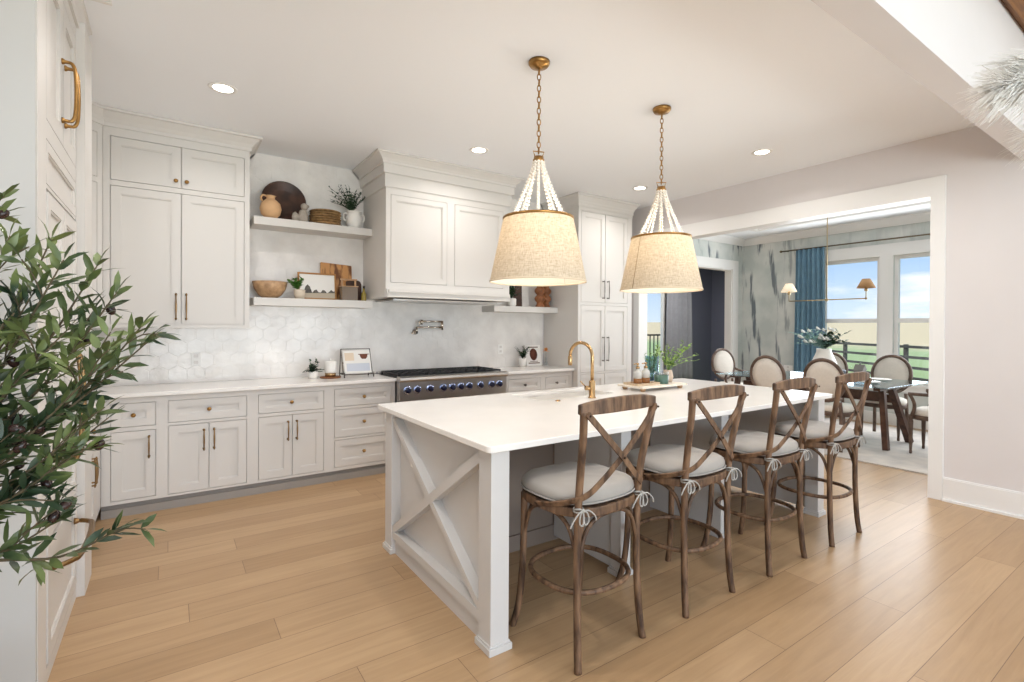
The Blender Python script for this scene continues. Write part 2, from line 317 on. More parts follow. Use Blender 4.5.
    def build(s, name, m, parent=None, bevel=0, sub=0, local=False):
        me = bpy.data.meshes.new(name); me.from_pydata(s.v, [], s.f); me.materials.append(m)
        me.polygons.foreach_set('use_smooth', s.sm); me.update()
        o = bpy.data.objects.new(name, me); col.objects.link(o)
        if parent:
            o.parent = parent
            if local: W[o] = W[parent]
            else: o.location = -W[parent]; W[o] = Vector((0, 0, 0))
            if local: o.location = (0, 0, 0)
        else: W[o] = Vector((0, 0, 0))
        if bevel:
            b = o.modifiers.new('edge', 'BEVEL'); b.width = bevel; b.segments = 2; b.limit_method = 'ANGLE'; b.angle_limit = math.radians(40)
        if sub: q = o.modifiers.new('smooth', 'SUBSURF'); q.levels = sub; q.render_levels = sub
        return o
def tag(o, label=None, cat=None, group=None, kind=None):
    if label: o['label'] = label
    if cat: o['category'] = cat
    if group: o['group'] = group
    if kind: o['kind'] = kind
    return o
def thing(name, label, cat, loc=(0, 0, 0), rz=0, group=None):
    o = bpy.data.objects.new(name, None); col.objects.link(o); o.location = loc; o.rotation_euler = (0, 0, rz); o.empty_display_size = .1
    W[o] = Vector(loc); return tag(o, label, cat, group)
def struct(o): o['kind'] = 'structure'; return o
def dup(o, parent=None, loc=None, rz=None, label=None):
    c = o.copy(); col.objects.link(c)
    if parent: c.parent = parent
    else:
        if loc: c.location = loc
        if rz is not None: c.rotation_euler = (0, 0, rz)
    if label: c['label'] = label
    for ch in o.children: dup(ch, c)
    return c
def arc(fn, n, a=0, b=1): return [fn(a+(b-a)*i/n) for i in range(n+1)]
def bez(p0, p1, p2, p3, n=12):
    p0, p1, p2, p3 = map(Vector, (p0, p1, p2, p3)); out = []
    for i in range(n+1):
        t = i/n; out.append(p0*(1-t)**3+p1*3*t*(1-t)**2+p2*3*t*t*(1-t)+p3*t**3)
    return out
def smooth_path(pts, k=5):
    P = [Vector(p) for p in pts]; out = []
    for i in range(len(P)-1):
        a = P[max(i-1, 0)]; b = P[i]; c = P[i+1]; d = P[min(i+2, len(P)-1)]
        for j in range(k):
            t = j/k; out.append(.5*((2*b)+(c-a)*t+(2*a-5*b+4*c-d)*t*t+(3*b-a-3*c+d)*t**3))
    out.append(P[-1]); return out

# ================================================================== SETTING
XR = 5.32; XD = 5.45; YB = 5.28; ZC = 3.05; XW = 8.8
struct(MB().box(-3.5, 8.95, -4.6, 7.72, -.1, 0).build('floor', FLOORM))
struct(MB().box(-3.6, XR, .962, YB, ZC, ZC+.12).build('ceiling', CEILP))
# living room side: header across the room and a higher ceiling with a timber beam
struct(MB().box(-3.5, XR, .822, .962, 2.70, 3.9).build('wall_header', WALLP))
struct(MB().box(-3.5, XR, -4.6, .82, 3.9, 4.0).build('ceiling_living_room', CEILP))
struct(MB().box(-3.6, -3.5, -4.6, 2.5, 0, 4.0).build('wall_living_left', WALLP))
bm = MB(); bm.box(-3.5, XR-.01, .50, .8215, 3.34, 3.70); bm.box(-3.5, XR-.01, .53, .79, 3.31, 3.34); struct(bm.build('trim_timber_beam', BEAMW, bevel=.008))
b = MB(); R90 = Matrix.Rotation(PI/2, 4, 'Z')
# right wall with the wide cased opening (board in x-z rotated so that its x runs along world y)
Mw = Matrix(((0, -1, 0, 0), (1, 0, 0, 0), (0, 0, 1, 0), (0, 0, 0, 1)))
def wall_x(name, x0, x1, y0, y1, z1, holes, m):
    return struct(MB().holes(y0, y1, 0, z1, -x1, -x0, holes, M=Mw).build(name, m))
wall_x('wall_right', XR, XD, -4.6, YB, 3.99, [(1.50, 4.69, -.001, 2.55)], WALLP)
b = MB()      # casing round the opening, kitchen side, jambs and dining side
b.holes(1.41, 4.78, 0, 2.70, -(XR), -(XR-.022), [(1.508, 4.682, -.001, 2.54)], M=Mw)
b.holes(1.41, 4.78, 0, 2.70, -(XD+.022), -(XD), [(1.508, 4.682, -.001, 2.54)], M=Mw)
b.box(XR, XD, 1.488, 1.508, 0, 2.55); b.box(XR, XD, 4.682, 4.702, 0, 2.55); b.box(XR, XD, 1.508, 4.682, 2.54, 2.56)
struct(b.build('trim_opening', TRIM))
b = MB(); b.box(XR-.018, XR-.0005, -4.6, 1.409, 0, .185); b.box(XR-.012, XR-.0005, -4.6, 1.409, .185, .195); b.box(XR-.034, XR-.018, -4.6, 1.409, 0, .018)
struct(b.build('baseboard_right', TRIM))
# back wall, runs on into the dining room with a cased opening to the navy room
struct(MB().holes(-1.2, XD+.0, 0, 3.1, YB, YB+.13, []).build('wall_back', WALLP))
struct(MB().holes(XD, 11.4, 0, 3.35, YB, YB+.13, [(6.0, 8.45, -.001, 2.48)]).build('wall_dining_back', PLASTER))
b = MB(); b.holes(5.86, 8.62, 0, 2.64, YB-.022, YB-.0005, [(6.0, 8.45, -.001, 2.48)]); b.box(8.43, 8.455, YB, YB+.13, 0, 2.48); b.box(5.995, 6.02, YB, YB+.13, 0, 2.48); b.box(6.02, 8.43, YB, YB+.13, 2.46, 2.485)
struct(b.build('trim_navy_room_opening', TRIM))
struct(MB().box(-1.2, -1.05, 2.5, YB, 0, 3.1).build('wall_left', WALLP))
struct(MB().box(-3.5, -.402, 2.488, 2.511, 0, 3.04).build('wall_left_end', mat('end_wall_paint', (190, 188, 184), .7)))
# dining room window wall
wins = [(3.10, 3.92), (2.11, 2.93), (1.12, 1.94)]
wall_x('wall_dining_windows', XW, XW+.15, .4, YB+.0, 3.35, [(a, c, .62, 2.50) for a, c in wins], PLASTER)
struct(MB().box(XD, XW, .3, .4, 0, 3.35).build('wall_dining_south', PLASTER))
b = MB(); b.holes(.98, 4.06, .50, 2.68, -XW, -(XW-.022), [(a, c, .62, 2.50) for a, c in wins], M=Mw); b.box(XW-.06, XW-.02, .95, 4.09, .59, .62)
struct(b.build('trim_dining_windows', TRIM))
struct(MB().box(XW-.018, XW-.0005, .42, 5.25, 0, .17).build('baseboard_dining', TRIM))
for i, (a, c) in enumerate(wins):
    r = bpy.data.objects.new('window_%d' % (i+1), None); col.objects.link(r); r.location = (XW+.05, (a+c)/2, .62); W[r] = Vector(r.location); struct(r)
    f = MB(); f.holes(a, c, .62, 2.50, -(XW+.10), -(XW+.04), [(a+.05, c-.05, .67, 1.51), (a+.05, c-.05, 1.575, 2.45)], M=Mw); f.build('window_frame', TRIM, r)
    MB().box(XW+.068, XW+.072, a+.05, c-.05, .67, 2.45).build('window_pane', PANE, r)
# dining ceiling: crown, soffit border and raised tray
struct(MB().holes(XD, XW, .4, YB, -3.17, -3.05, [(6.05, 8.2, 1.0, 4.7)], M=Matrix(((1, 0, 0, 0), (0, 0, 1, 0), (0, -1, 0, 0), (0, 0, 0, 1)))).build('ceiling_dining_border', CEILP))
struct(MB().box(XD, XW, .4, YB, 3.22, 3.3).build('ceiling_dining', CEILP))
b = MB()
prof = [(0, 2.93), (.02, 2.93), (.10, 3.02), (.10, 3.05), (0, 3.05)]
b.add([(XW-.0005-p[0], y, p[1]) for y in (.4, YB) for p in prof], [(0, 1, 2, 3, 4), (9, 8, 7, 6, 5)]+[(i, i+5, (i+1) % 5+5, (i+1) % 5) for i in range(5)])
b.extrude_x([(YB-.0005-p[0], p[1]) for p in prof], XD, XW)
struct(b.build('trim_dining_crown', TRIM))
b = MB(); b.holes(6.05, 8.2, 1.0, 4.7, -3.22, -3.05, [(6.13, 8.12, 1.08, 4.62)], M=Matrix(((1, 0, 0, 0), (0, 0, 1, 0), (0, -1, 0, 0), (0, 0, 0, 1))))
struct(b.build('trim_dining_tray', TRIM))
# navy room
struct(MB().holes(4.5, 11.4, 0, 3.1, 7.6, 7.72, [(8.55, 9.5, .3, 2.4)]).build('wall_navy', NAVY))
struct(MB().box(4.5, 11.4, YB+.13, 7.72, 3.0, 3.1).build('ceiling_navy_room', CEILP))
struct(MB().box(11.28, 11.4, YB+.15, 7.6, 0, 3.0).build('wall_navy_right', NAVY))
r = bpy.data.objects.new('window_4', None); col.objects.link(r); r.location = (9.0, 7.62, .3); W[r] = Vector(r.location); struct(r)
MB().holes(8.55, 9.5, .3, 2.4, 7.60, 7.68, [(8.62, 9.43, .37, 2.33)]).build('window_frame', TRIM, r); MB().box(8.62, 9.43, 7.64, 7.645, .37, 2.33).build('window_pane', PANE, r)
# land outside
g = MB(); xs = [-60, 9.5, 12, 20, 40, 70, 120, 200]; zs = [-.35, -.35, -.35, -.30, .05, .85, 1.95, 3.7]
vs = []; fs = []
for i, x in enumerate(xs):
    for y in (-60, 9, 60, 200): vs.append((x, y, zs[i]))
for i in range(len(xs)-1):
    for j in range(3): fs.append((i*4+j, (i+1)*4+j, (i+1)*4+j+1, i*4+j+1))
g.add(vs, fs); struct(g.build('ground', GROUND))

# backsplash of pearl hexagon tiles over the whole range wall
b = MB(); R_ = .078; ch = R_*math.sqrt(3)/2
zc = .99; row = 0
while zc - R_ < 3.05:
    xc = -1.02 + (ch if row % 2 else 0)
    while xc < 4.2:
        dn = Vector((random.uniform(-.016, .016), 0, random.uniform(-.016, .016)))
        pts = []
        for rr, yo in ((R_*.996, -.0060), (R_*.965, -.0072)):
            for k in range(6):
                a = PI/6+k*PI/3; px, pz = xc+rr*math.cos(a), zc+rr*math.sin(a)
                px = min(max(px, -1.049), 4.1); pz = min(max(pz, .915), 3.049)
                pts.append((px, YB+yo+dn.x*(px-xc)+dn.z*(pz-zc), pz))
        fs = [(6, 7, 8, 9, 10, 11)]+[(i, (i+1) % 6, (i+1) % 6+6, i+6) for i in range(6)]
        if min(p[2] for p in pts) < 3.04 and max(p[2] for p in pts) > .93: b.add(pts, fs)
        xc += 2*ch
    zc += 1.5*R_; row += 1
b.box(-1.05, 4.10, YB-.0058, YB-.0006, .915, 3.05)
struct(b.build('wall_backsplash', TILE))

# ================================================================== CABINETS (local frame: x across, front faces -y at y=0, z up)
def bar_pull(parent, x, z0, z1, y=-.022, horizontal=False, m=None, r=.0055, so=.032, x1=None):
    m = m or BRONZE; b = MB()
    if not horizontal:
        for z in (z0, z1):
            b.lathe([(.009, 0), (.009, .003), (.0055, .006), (.005, so-.004), (.0075, so)], (0, 0, 0), 10, M=Matrix.Translation((x, y, z)) @ Matrix.Rotation(PI/2, 4, 'X'))
            b.sphere((x, y-so, z), .0085, 8)
        zm = (z0+z1)/2; h = (z1-z0)/2+.012
        b.tube([(x, y-so-(.006*(1-(t*t))), zm+h*t) for t in [-1, -.8, -.5, -.2, .2, .5, .8, 1]], [r*.8, r*.8, r*.9, r*1.15, r*1.15, r*.9, r*.8, r*.8], 8)
    return b.build('handle', m, parent, local=True)
def knob(parent, x, z, y=-.022, m=None):
    b = MB(); b.lathe([(.011, 0), (.011, .003), (.006, .006), (.006, .016), (.014, .02), (.016, .026), (.012, .032), (0, .034)], (0, 0, 0), 14, M=Matrix.Translation((x, y, z)) @ Matrix.Rotation(PI/2, 4, 'X'))
    return b.build('knob', m or BRASS, parent, local=True)
def shaker(root, name, x0, x1, z0, z1, m, fr=.058, y0=.0, y1=.022):
    g = .0038; x0 += g; x1 -= g; z0 += g; z1 -= g; b = MB()
    fr = min(fr, (z1-z0)*.3, (x1-x0)*.3)
    b.holes(x0, x1, z0, z1, y0, y1, [(x0+fr, x1-fr, z0+fr, z1-fr)])
    q = fr-.001; b.holes(x0+q, x1-q, z0+q, z1-q, y0+.004, y1-.001, [(x0+fr+.008, x1-fr-.008, z0+fr+.008, z1-fr-.008)])
    b.box(x0+fr, x1-fr, y0+.012, y1-.002, z0+fr, z1-fr)
    o = b.build(name, m, root, local=True); return o
def cabinet(name, label, cat, loc, rz, Wd, D, z0, z1, openings, m=PAINT, group=None, toe=None, crown=None, extra=None, handle_m=None, sides=True):
    """openings: (kind, x0, x1, z0, z1, pull) pull: None | ('knob',x,z) | ('bar',x,z0,z1)"""
    r = thing(name, label, cat, loc, rz, group)
    holes = [(o[1], o[2], o[3], o[4]) for o in openings]
    b = MB(); zz = z0
    b.holes(0, Wd, z0, z1, 0, .022, holes)
    b.box(.0005, Wd-.0005, .0225, D, z0+.0005, z1-.0005)
    # little bead round each opening, standing proud of the frame
    if crown:
        for (p0, c0, c1) in crown: pass
    if toe is not None:
        b.box(.001, Wd-.001, toe, D, 0.0, z0); 
    if extra: extra(b)
    body = b.build('carcass', m, r, local=True)
    for o in openings:
        d = shaker(r, o[0], o[1], o[2], o[3], o[4], m)
        p = o[5]
        if p:
            if p[0] == 'knob': knob(d, p[1], p[2], 0, handle_m)
            else: bar_pull(d, p[1], p[2], p[3], 0, m=handle_m)
    return r
def crown_x(b, x0, x1, y, z0, z1, proj, left=True, right=True, D=.3):      # cove crown along the front (y is the face), wrapping on to the sides
    P = [(0, z0), (.012, z0), (.012, z0+(z1-z0)*.22), (proj*.35, z0+(z1-z0)*.45), (proj*.8, z0+(z1-z0)*.8), (proj, z0+(z1-z0)*.84), (proj, z1)]
    n = len(P)
    ring = []
    for p in P:
        xl = x0-(p[0] if left else 0); xr = x1+(p[0] if right else 0)
        ring.append([(xl, y+D, p[1]), (xl, y-p[0], p[1]), (xr, y-p[0], p[1]), (xr, y+D, p[1])])
    vs = [q for r_ in ring for q in r_]; fs = []
    for i in range(n-1):
        for k in range(3): fs.append((i*4+k, i*4+k+1, (i+1)*4+k+1, (i+1)*4+k))
    fs.append(tuple(range((n-1)*4, n*4))); fs.append((3, 2, 1, 0)); fs.append(tuple(i*4 for i in range(n))); fs.append(tuple(i*4+3 for i in range(n-1, -1, -1)))
    fs = fs[:-4]+fs[-4:]
    b.add(vs, fs)

DKN = mat('dark_nickel', (110, 104, 98), .3, 1)
YF = 4.69      # base cabinet fronts
ZT = .885      # underside of worktops
# --- base cabinets left of the range (world x = local x + loc)
def base_toe(b_w):
    def ex(b): b.box(0.0, b_w, -.012, .01, .02, .088); b.box(0, b_w, -.018, .0, 0, .02)
    return ex
BZ0 = .095
def base(label, x0, x1, ops, name='base_cabinet', group='base cabinets along the range wall', D=.575, hm=None):
    def ex(b):
        b.box(0, x1-x0, .012, .02, 0, BZ0)
    r = cabinet(name, label, 'cabinet', (x0, YF, 0), 0, x1-x0, D, BZ0, ZT, ops, group=group, handle_m=hm)
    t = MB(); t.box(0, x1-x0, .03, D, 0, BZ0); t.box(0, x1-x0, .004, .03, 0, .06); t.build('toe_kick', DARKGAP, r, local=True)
    return r
base('narrow corner base cabinet with one drawer over one door, left end of run', -.41, -.04,
     [('drawer', .055, .328, .66, .84, ('knob', .19, .75)), ('door', .055, .328, .12, .63, ('bar', .285, .43, .58))])
base('base cabinet with wide drawer over double doors, left of the other double-door one', -.04, .58,
     [('drawer', .033, .576, .667, .84, ('knob', .305, .755)), ('door', .033, .3045, .112, .645, ('bar', .27, .44, .59)), ('door', .3045, .576, .112, .645, ('bar', .34, .44, .59))])
base('base cabinet with drawer over double doors, beside the three-drawer unit', .58, 1.20,
     [('drawer', .04, .575, .675, .84, ('knob', .3, .76)), ('door', .04, .3075, .115, .648, ('bar', .272, .44, .59)), ('door', .3075, .575, .115, .648, ('bar', .343, .44, .59))])
base('three-drawer base cabinet immediately left of the range', 1.20, 1.825,
     [('drawer', .045, .585, .68, .845, ('knob', .315, .762)), ('drawer', .045, .585, .395, .655, ('knob', .315, .53)), ('drawer', .045, .585, .125, .375, ('knob', .315, .25))], name='drawer_cabinet')
base('base cabinet with a drawer directly right of the range', 3.085, 3.64,
     [('drawer', .07, .53, .68, .825, ('knob', .3, .752)), ('door', .07, .3, .12, .65, ('bar', .265, .44, .59)), ('door', .3, .53, .12, .65, ('bar', .335, .44, .59))], hm=DKN)
base('base cabinet with a drawer between the range run and the pantry', 3.64, 4.115,
     [('drawer', .05, .42, .68, .825, ('knob', .215, .752)), ('door', .05, .42, .12, .65, ('bar', .375, .44, .59))], hm=DKN)
# --- left run facing the room (local x -> world +y)
def left_cab(name, label, y0, y1, z0, z1, ops, face=-.395, depth=.62, group=None, extra=None, hm=None, toe=True, cat='cabinet'):
    r = cabinet(name, label, cat, (face, y0, 0), PI/2, y1-y0, depth, z0, z1, ops, group=group, extra=extra, handle_m=hm)
    return r
r = left_cab('base_cabinet', 'base cabinet on the left wall, past the tall fridge housing', 3.72, 4.665, BZ0, ZT,
         [('drawer', .05, .60, .67, .84, ('knob', .33, .755)), ('door', .05, .325, .12, .645, ('bar', .285, .43, .58)), ('door', .325, .60, .12, .645, ('bar', .365, .43, .58))], face=-.41)
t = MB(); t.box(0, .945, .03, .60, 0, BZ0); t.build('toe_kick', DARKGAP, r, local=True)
# --- fridge housing (tall surround) with upper doors and the panelled refrigerator inside
FX = -.40
def ex(b):
    b.box(0, 1.10, .0, .62, 2.95, 2.951)
r = thing('refrigerator_housing', 'tall pale greige fridge housing with upper doors at the left wall end', 'cabinet', (FX, 2.512, 0), PI/2)
b = MB(); Wd = 1.20
b.holes(0, Wd, 0.0, 3.0, 0, .022, [(.155, .92, .06, 1.965), (.155, .92, 1.98, 2.16), (.155, .92, 2.235, 2.90)])
b.box(0, .14, .022, .62, 0, 3.0); b.box(.94, Wd, .022, .62, 0, 3.0); b.box(.14, .94, .03, .62, 2.16, 3.0)
b.box(.925, Wd+.0, -.035, 0, 0, 3.0)
crown_x(b, 0, Wd-.08, -.0, 2.965, 3.048, .045, left=False, right=False)
b.build('carcass', PAINT, r, local=True)
for x0, x1, px in ((.155, .5375, .50), (.5375, .92, .575)):
    d = shaker(r, 'door', x0, x1, 2.235, 2.90, PAINT, fr=.075); 
    hb = MB()
    for z in (2.345, 2.61): hb.lathe([(.014, 0), (.013, .006), (.008, .012), (.007, .03)], M=Matrix.Translation((px, 0, z)) @ Matrix.Rotation(PI/2, 4, 'X'), n=12)
    hb.tube(smooth_path([(px, -.028, 2.345), (px, -.038, 2.352), (px, -.047, 2.385), (px, -.050, 2.478), (px, -.047, 2.57), (px, -.038, 2.603), (px, -.028, 2.61)], 5), .0075, 10)
    hb.build('handle', BRASS, d, local=True)
shaker(r, 'grille_panel', .155, .92, 1.98, 2.16, PAINT, fr=.04)
r = thing('refrigerator', 'panel-fronted fridge with double doors over a wide freezer drawer', 'refrigerator', (FX, 2.672, 0), PI/2)
b = MB(); b.box(0.0, .755, .03, .60, .07, 1.955); b.build('body', PAINT, r, local=True)
for x0, x1, px in ((0, .3775, .335), (.3775, .755, .42)):
    d = shaker(r, 'door', x0, x1, .56, 1.955, PAINT, fr=.06, y0=-.004)
    bb = MB(); 
    for z in (.80, 1.3): bb.lathe([(.014, 0), (.013, .006), (.008, .012), (.008, .035)], M=Matrix.Translation((px, -.004, z)) @ Matrix.Rotation(PI/2, 4, 'X'), n=12)
    bb.tube(smooth_path([(px, -.03, .80), (px, -.055, .82), (px, -.066, .9), (px, -.07, 1.05), (px, -.066, 1.2), (px, -.055, 1.28), (px, -.03, 1.3)], 4), .009, 10)
    bb.build('handle', BRONZE, d, local=True)
d = shaker(r, 'drawer', 0, .755, .075, .545, PAINT, fr=.06, y0=-.004)
b = MB()
for x in (.09, .665): b.lathe([(.017, 0), (.015, .01), (.01, .018), (.009, .03)], M=Matrix.Translation((x, -.004, .43)) @ Matrix.Rotation(PI/2, 4, 'X'), n=12)
b.tube(smooth_path([(.09, -.03, .43), (.12, -.062, .43), (.17, -.082, .43), (.3775, -.092, .43), (.585, -.082, .43), (.635, -.062, .43), (.665, -.03, .43)], 5), [.011]*8+[.0125]*15+[.011]*8, 10)
b.build('handle', BRONZE, d, local=True)
# --- upper cabinets
YU = 4.885
def ex(b): crown_x(b, 0, .99, 0, 2.93, 3.048, .09, left=False, right=True, D=.38); b.box(0, .99, -.006, .0, 1.40, 1.425)
cabinet('upper_cabinet', 'tall upper cabinet with four doors, left of the open shelves', 'cabinet', (-.415, YU, 0), 0, .99, YB-YU-.012, 1.40, 2.935,
        [('door', .042, .495, 2.53, 2.865, ('knob', .458, 2.585)), ('door', .495, .95, 2.53, 2.865, ('knob', .532, 2.585)),
         ('door', .042, .495, 1.43, 2.49, ('bar', .46, 1.475, 1.67)), ('door', .495, .95, 1.43, 2.49, ('bar', .53, 1.475, 1.67))], extra=ex)
# diagonal corner upper and the run above the left worktop
def ex(b): crown_x(b, 0, .40, 0, 2.93, 3.048, .07, left=False, right=False, D=.12)
cabinet('corner_upper_cabinet', 'angled corner upper cabinet beside the tall four-door upper', 'cabinet', (-.70, 4.60, 0), PI/4, .40, .16, 1.40, 2.935,
        [('door', .04, .36, 2.53, 2.865, None), ('door', .04, .36, 1.43, 2.49, None)], extra=ex)
def ex(b): crown_x(b, 0, .87, 0, 2.93, 3.048, .07, left=False, right=False)
cabinet('upper_cabinet', 'upper cabinet on the left wall above the corner worktop', 'cabinet', (-.715, 3.72, 0), PI/2, .87, .32, 1.40, 2.935,
        [('door', .03, .435, 2.53, 2.865, ('knob', .40, 2.585)), ('door', .435, .84, 2.53, 2.865, ('knob', .47, 2.585)),
         ('door', .03, .435, 1.43, 2.49, ('bar', .40, 1.475, 1.67)), ('door', .435, .84, 1.43, 2.49, ('bar', .47, 1.475, 1.67))], extra=ex)
# --- pantry cupboard at the right end of the range wall
def ex(b):
    crown_x(b, 0, .945, 0, 2.90, 3.048, .07, left=True, right=True, D=.66)
    b.box(0, .945, -.006, 0, 2.86, 2.90)
PYF = 4.60
cabinet('pantry_cabinet', 'full-height pantry cabinet with six doors, right of the worktop run', 'cabinet', (4.12, PYF, 0), 0, .945, YB-PYF-.002, .1, 2.93,
        [('door', .045, .455, 1.73, 2.85, ('bar', .415, 1.79, 2.0)), ('door', .455, .865, 1.73, 2.85, ('bar', .495, 1.79, 2.0)),
         ('door', .045, .455, .86, 1.695, ('bar', .415, 1.0, 1.29)), ('door', .455, .865, .86, 1.695, ('bar', .495, 1.0, 1.29)),
         ('door', .045, .455, .12, .84, None), ('door', .455, .865, .12, .84, None)], extra=ex, handle_m=DKN)
# --- worktops
b = MB(); b.box(-1.045, 1.83, 4.655, YB-.008, ZT+.001, .915); b.box(-1.045, -.375, 3.722, 4.655, ZT+.001, .915)
tag(b.build('countertop', QUARTZ, bevel=.003), 'long white quartz worktop left of the range, turning the corner', 'countertop')
b = MB(); b.box(3.082, 4.118, 4.655, YB-.008, ZT+.001, .915)
tag(b.build('countertop', QUARTZ, bevel=.003), 'short white quartz worktop between the range and pantry', 'countertop')

# --- range hood
r = thing('range_hood', 'panelled greige range hood with stepped crown above the range', 'range hood', (1.692, 4.60, 1.69))
HW = 1.40
b = MB(); x0, x1, y0, y1 = 1.692, 3.105, 4.60, YB-.012
b.box(x0, x1, y0+.02, y1, 1.70, 2.74)
b.holes(x0, x1, 1.80, 2.74, y0, y0+.02, [(1.740, 2.337, 1.840, 2.68), (2.423, 3.022, 1.840, 2.68)])
b.box(x0-.014, x1+.014, y0-.014, y1, 2.745, 2.865); b.box(x0-.036, x1+.036, y0-.036, y1, 2.87, 2.965); b.box(x0-.004, x1+.004, y0-.004, y1, 2.738, 2.745); b.box(x0-.02, x1+.02, y0-.02, y1, 2.865, 2.87)
crown_x(b, x0-.036, x1+.036, y0-.036, 2.955, 3.048, .085, D=.70)
b.box(x0, x1, y0, y0+.02, 1.775, 1.80)
b.box(x0+.004, x1-.004, y0-.018, y0+.02, 1.70, 1.778); b.box(x0+.018, x1-.018, y0-.044, y0-.018, 1.745, 1.770); b.box(x0+.012, x1-.012, y0-.030, y0-.018, 1.70, 1.745)
b.build('canopy', PAINT, r)
for a, c in ((1.740, 2.337), (2.423, 3.022)):
    q = MB(); fr = .052; g_ = .003; q.holes(a+g_, c-g_, 1.843, 2.677, y0-.002, y0+.02, [(a+fr, c-fr, 1.895, 2.625)]); q.holes(a+fr-.001, c-fr+.001, 1.894, 2.626, y0+.004, y0+.019, [(a+fr+.009, c-fr-.009, 1.904, 2.616)]); q.box(a+fr, c-fr, y0+.012, y0+.019, 1.894, 2.626)
    q.build('front_panel', PAINT, r)
q = MB(); q.box(1.80, 3.0, 4.68, 5.2, 1.675, 1.6899); q.build('steel_liner', STEEL, r)

# --- shelves
def shelf(x0, x1, z, label):
    return tag(MB().box(x0, x1, 4.985, YB-.008, z-.072, z).build('floating_shelf', PAINT, bevel=.003), label, 'shelf', 'thick floating shelves beside the hood')
shelf(.62, 1.691, 2.402, 'upper floating shelf between the upper cabinet and hood')
shelf(.62, 1.70, 1.676, 'lower floating shelf between the upper cabinet and hood')
shelf(3.155, 4.118, 1.67, 'floating shelf between the hood and the pantry')

# --- range cooker
r = thing('range_cooker', 'wide stainless steel gas range with ten dark blue knobs', 'range', (2.455, 4.62, 0))
X0, X1 = 1.835, 3.075
b = MB(); b.box(X0, X1, 4.66, YB-.02, .12, .905); b.box(X0, X1, 4.60, 4.66, .70, .90)
b.box(X0, X1, YB-.09, YB-.02, .905, .935)
for x in (X0+.06, X1-.06):
    for y in (4.72, 5.15): b.lathe([(.022, 0), (.022, .12)], (x, y, 0), 10)
b.build('body', STEEL, r, bevel=.004)
b = MB(); b.extrude_x([(4.60, .875), (4.575, .885), (4.565, .90), (4.57, .922), (4.59, .932), (4.66, .932), (4.66, .875)], X0-.004, X1+.004); b.build('bullnose', STEEL, r)
b = MB(); b.box(X0+.02, X1-.02, 4.66, 5.18, .905, .915)
for i in range(4):
    gx0 = X0+.02+i*.3; gx1 = gx0+.29; z0, z1 = .934, .950
    for x in (gx0, gx0+.07, gx0+.14, gx0+.21, gx1-.012): b.box(x, x+.012, 4.675, 5.16, z0, z1)
    for y in (4.675, 4.79, 4.91, 5.03, 5.148): b.box(gx0, gx1, y, y+.012, z0, z1)
    for x in (gx0, gx1-.012):
        for y in (4.675, 5.148): b.box(x, x+.012, y, y+.012, .914, z0)
    for y in (4.80, 5.04): b.lathe([(.05, 0), (.05, .008), (.035, .012), (0, .012)], (gx0+.145, y, .914), 16)
b.build('grates', IRON, r)
for x in (1.913, 2.017, 2.154, 2.300, 2.402, 2.501, 2.602, 2.739, 2.877, 2.976):
    Mk = Matrix.Translation((x, 4.60, .80)) @ Matrix.Rotation(PI/2, 4, 'X')
    z = MB(); z.lathe([(.043, 0), (.043, .006), (.034, .012), (0, .012)], n=20, M=Mk); bz = z.build('knob_bezel', mat('blue_steel_bezel', (176, 188, 222), .22, 1), r)
    k = MB(); k.lathe([(.027, .012), (.029, .016), (.026, .038), (.02, .043), (0, .043)], n=18, M=Mk); k.box(x-.004, x+.004, 4.553, 4.562, .782, .818); k.build('knob', KNOBM, r)
for a, c in ((X0+.01, X0+.78), (X0+.80, X1-.01)):
    d = MB().box(a, c, 4.625, 4.66, .14, .69).build('oven_door', STEEL, r, bevel=.004)
    h = MB(); h.tube([(a+.05, 4.57, .63), (c-.05, 4.57, .63)], .013, 12); h.box(a+.06, a+.085, 4.57, 4.625, .62, .64); h.box(c-.085, c-.06, 4.57, 4.625, .62, .64); h.build('handle', STEEL, d)
    MB().box(a+.12, c-.12, 4.622, 4.626, .28, .54).build('oven_window', mat('oven_glass', (24, 24, 26), .08), d)
# --- pot filler tap
r = thing('pot_filler', 'folded nickel pot filler tap on tiles above the range', 'tap', (2.28, YB-.01, 1.36))
b = MB(); b.lathe([(.032, 0), (.032, .008), (.016, .014), (.014, .05)], n=16, M=Matrix.Translation((2.28, YB-.008, 1.36)) @ Matrix.Rotation(PI/2, 4, 'X')); b.lathe([(.014, -.02), (.014, .05)], (2.28, YB-.06, 1.36), 12)
b.tube([(2.22, YB-.06, 1.345), (2.25, YB-.06, 1.345), (2.28, YB-.06, 1.36)], .008); b.build('valve', NICKEL, r)
b = MB(); b.tube([(2.28, YB-.06, 1.41), (2.58, YB-.075, 1.41)], .010, 10); b.lathe([(.015, -.02), (.015, .085)], (2.585, YB-.075, 1.40), 12); b.build('lower_arm', NICKEL, r)
b = MB(); b.tube([(2.585, YB-.075, 1.475), (2.33, YB-.09, 1.475)], .010, 10); b.lathe([(.014, -.035), (.014, .02)], (2.325, YB-.09, 1.475), 12); b.tube(smooth_path([(2.325, YB-.09, 1.475), (2.30, YB-.092, 1.47), (2.29, YB-.092, 1.43)], 4), .009); b.build('upper_arm', NICKEL, r)
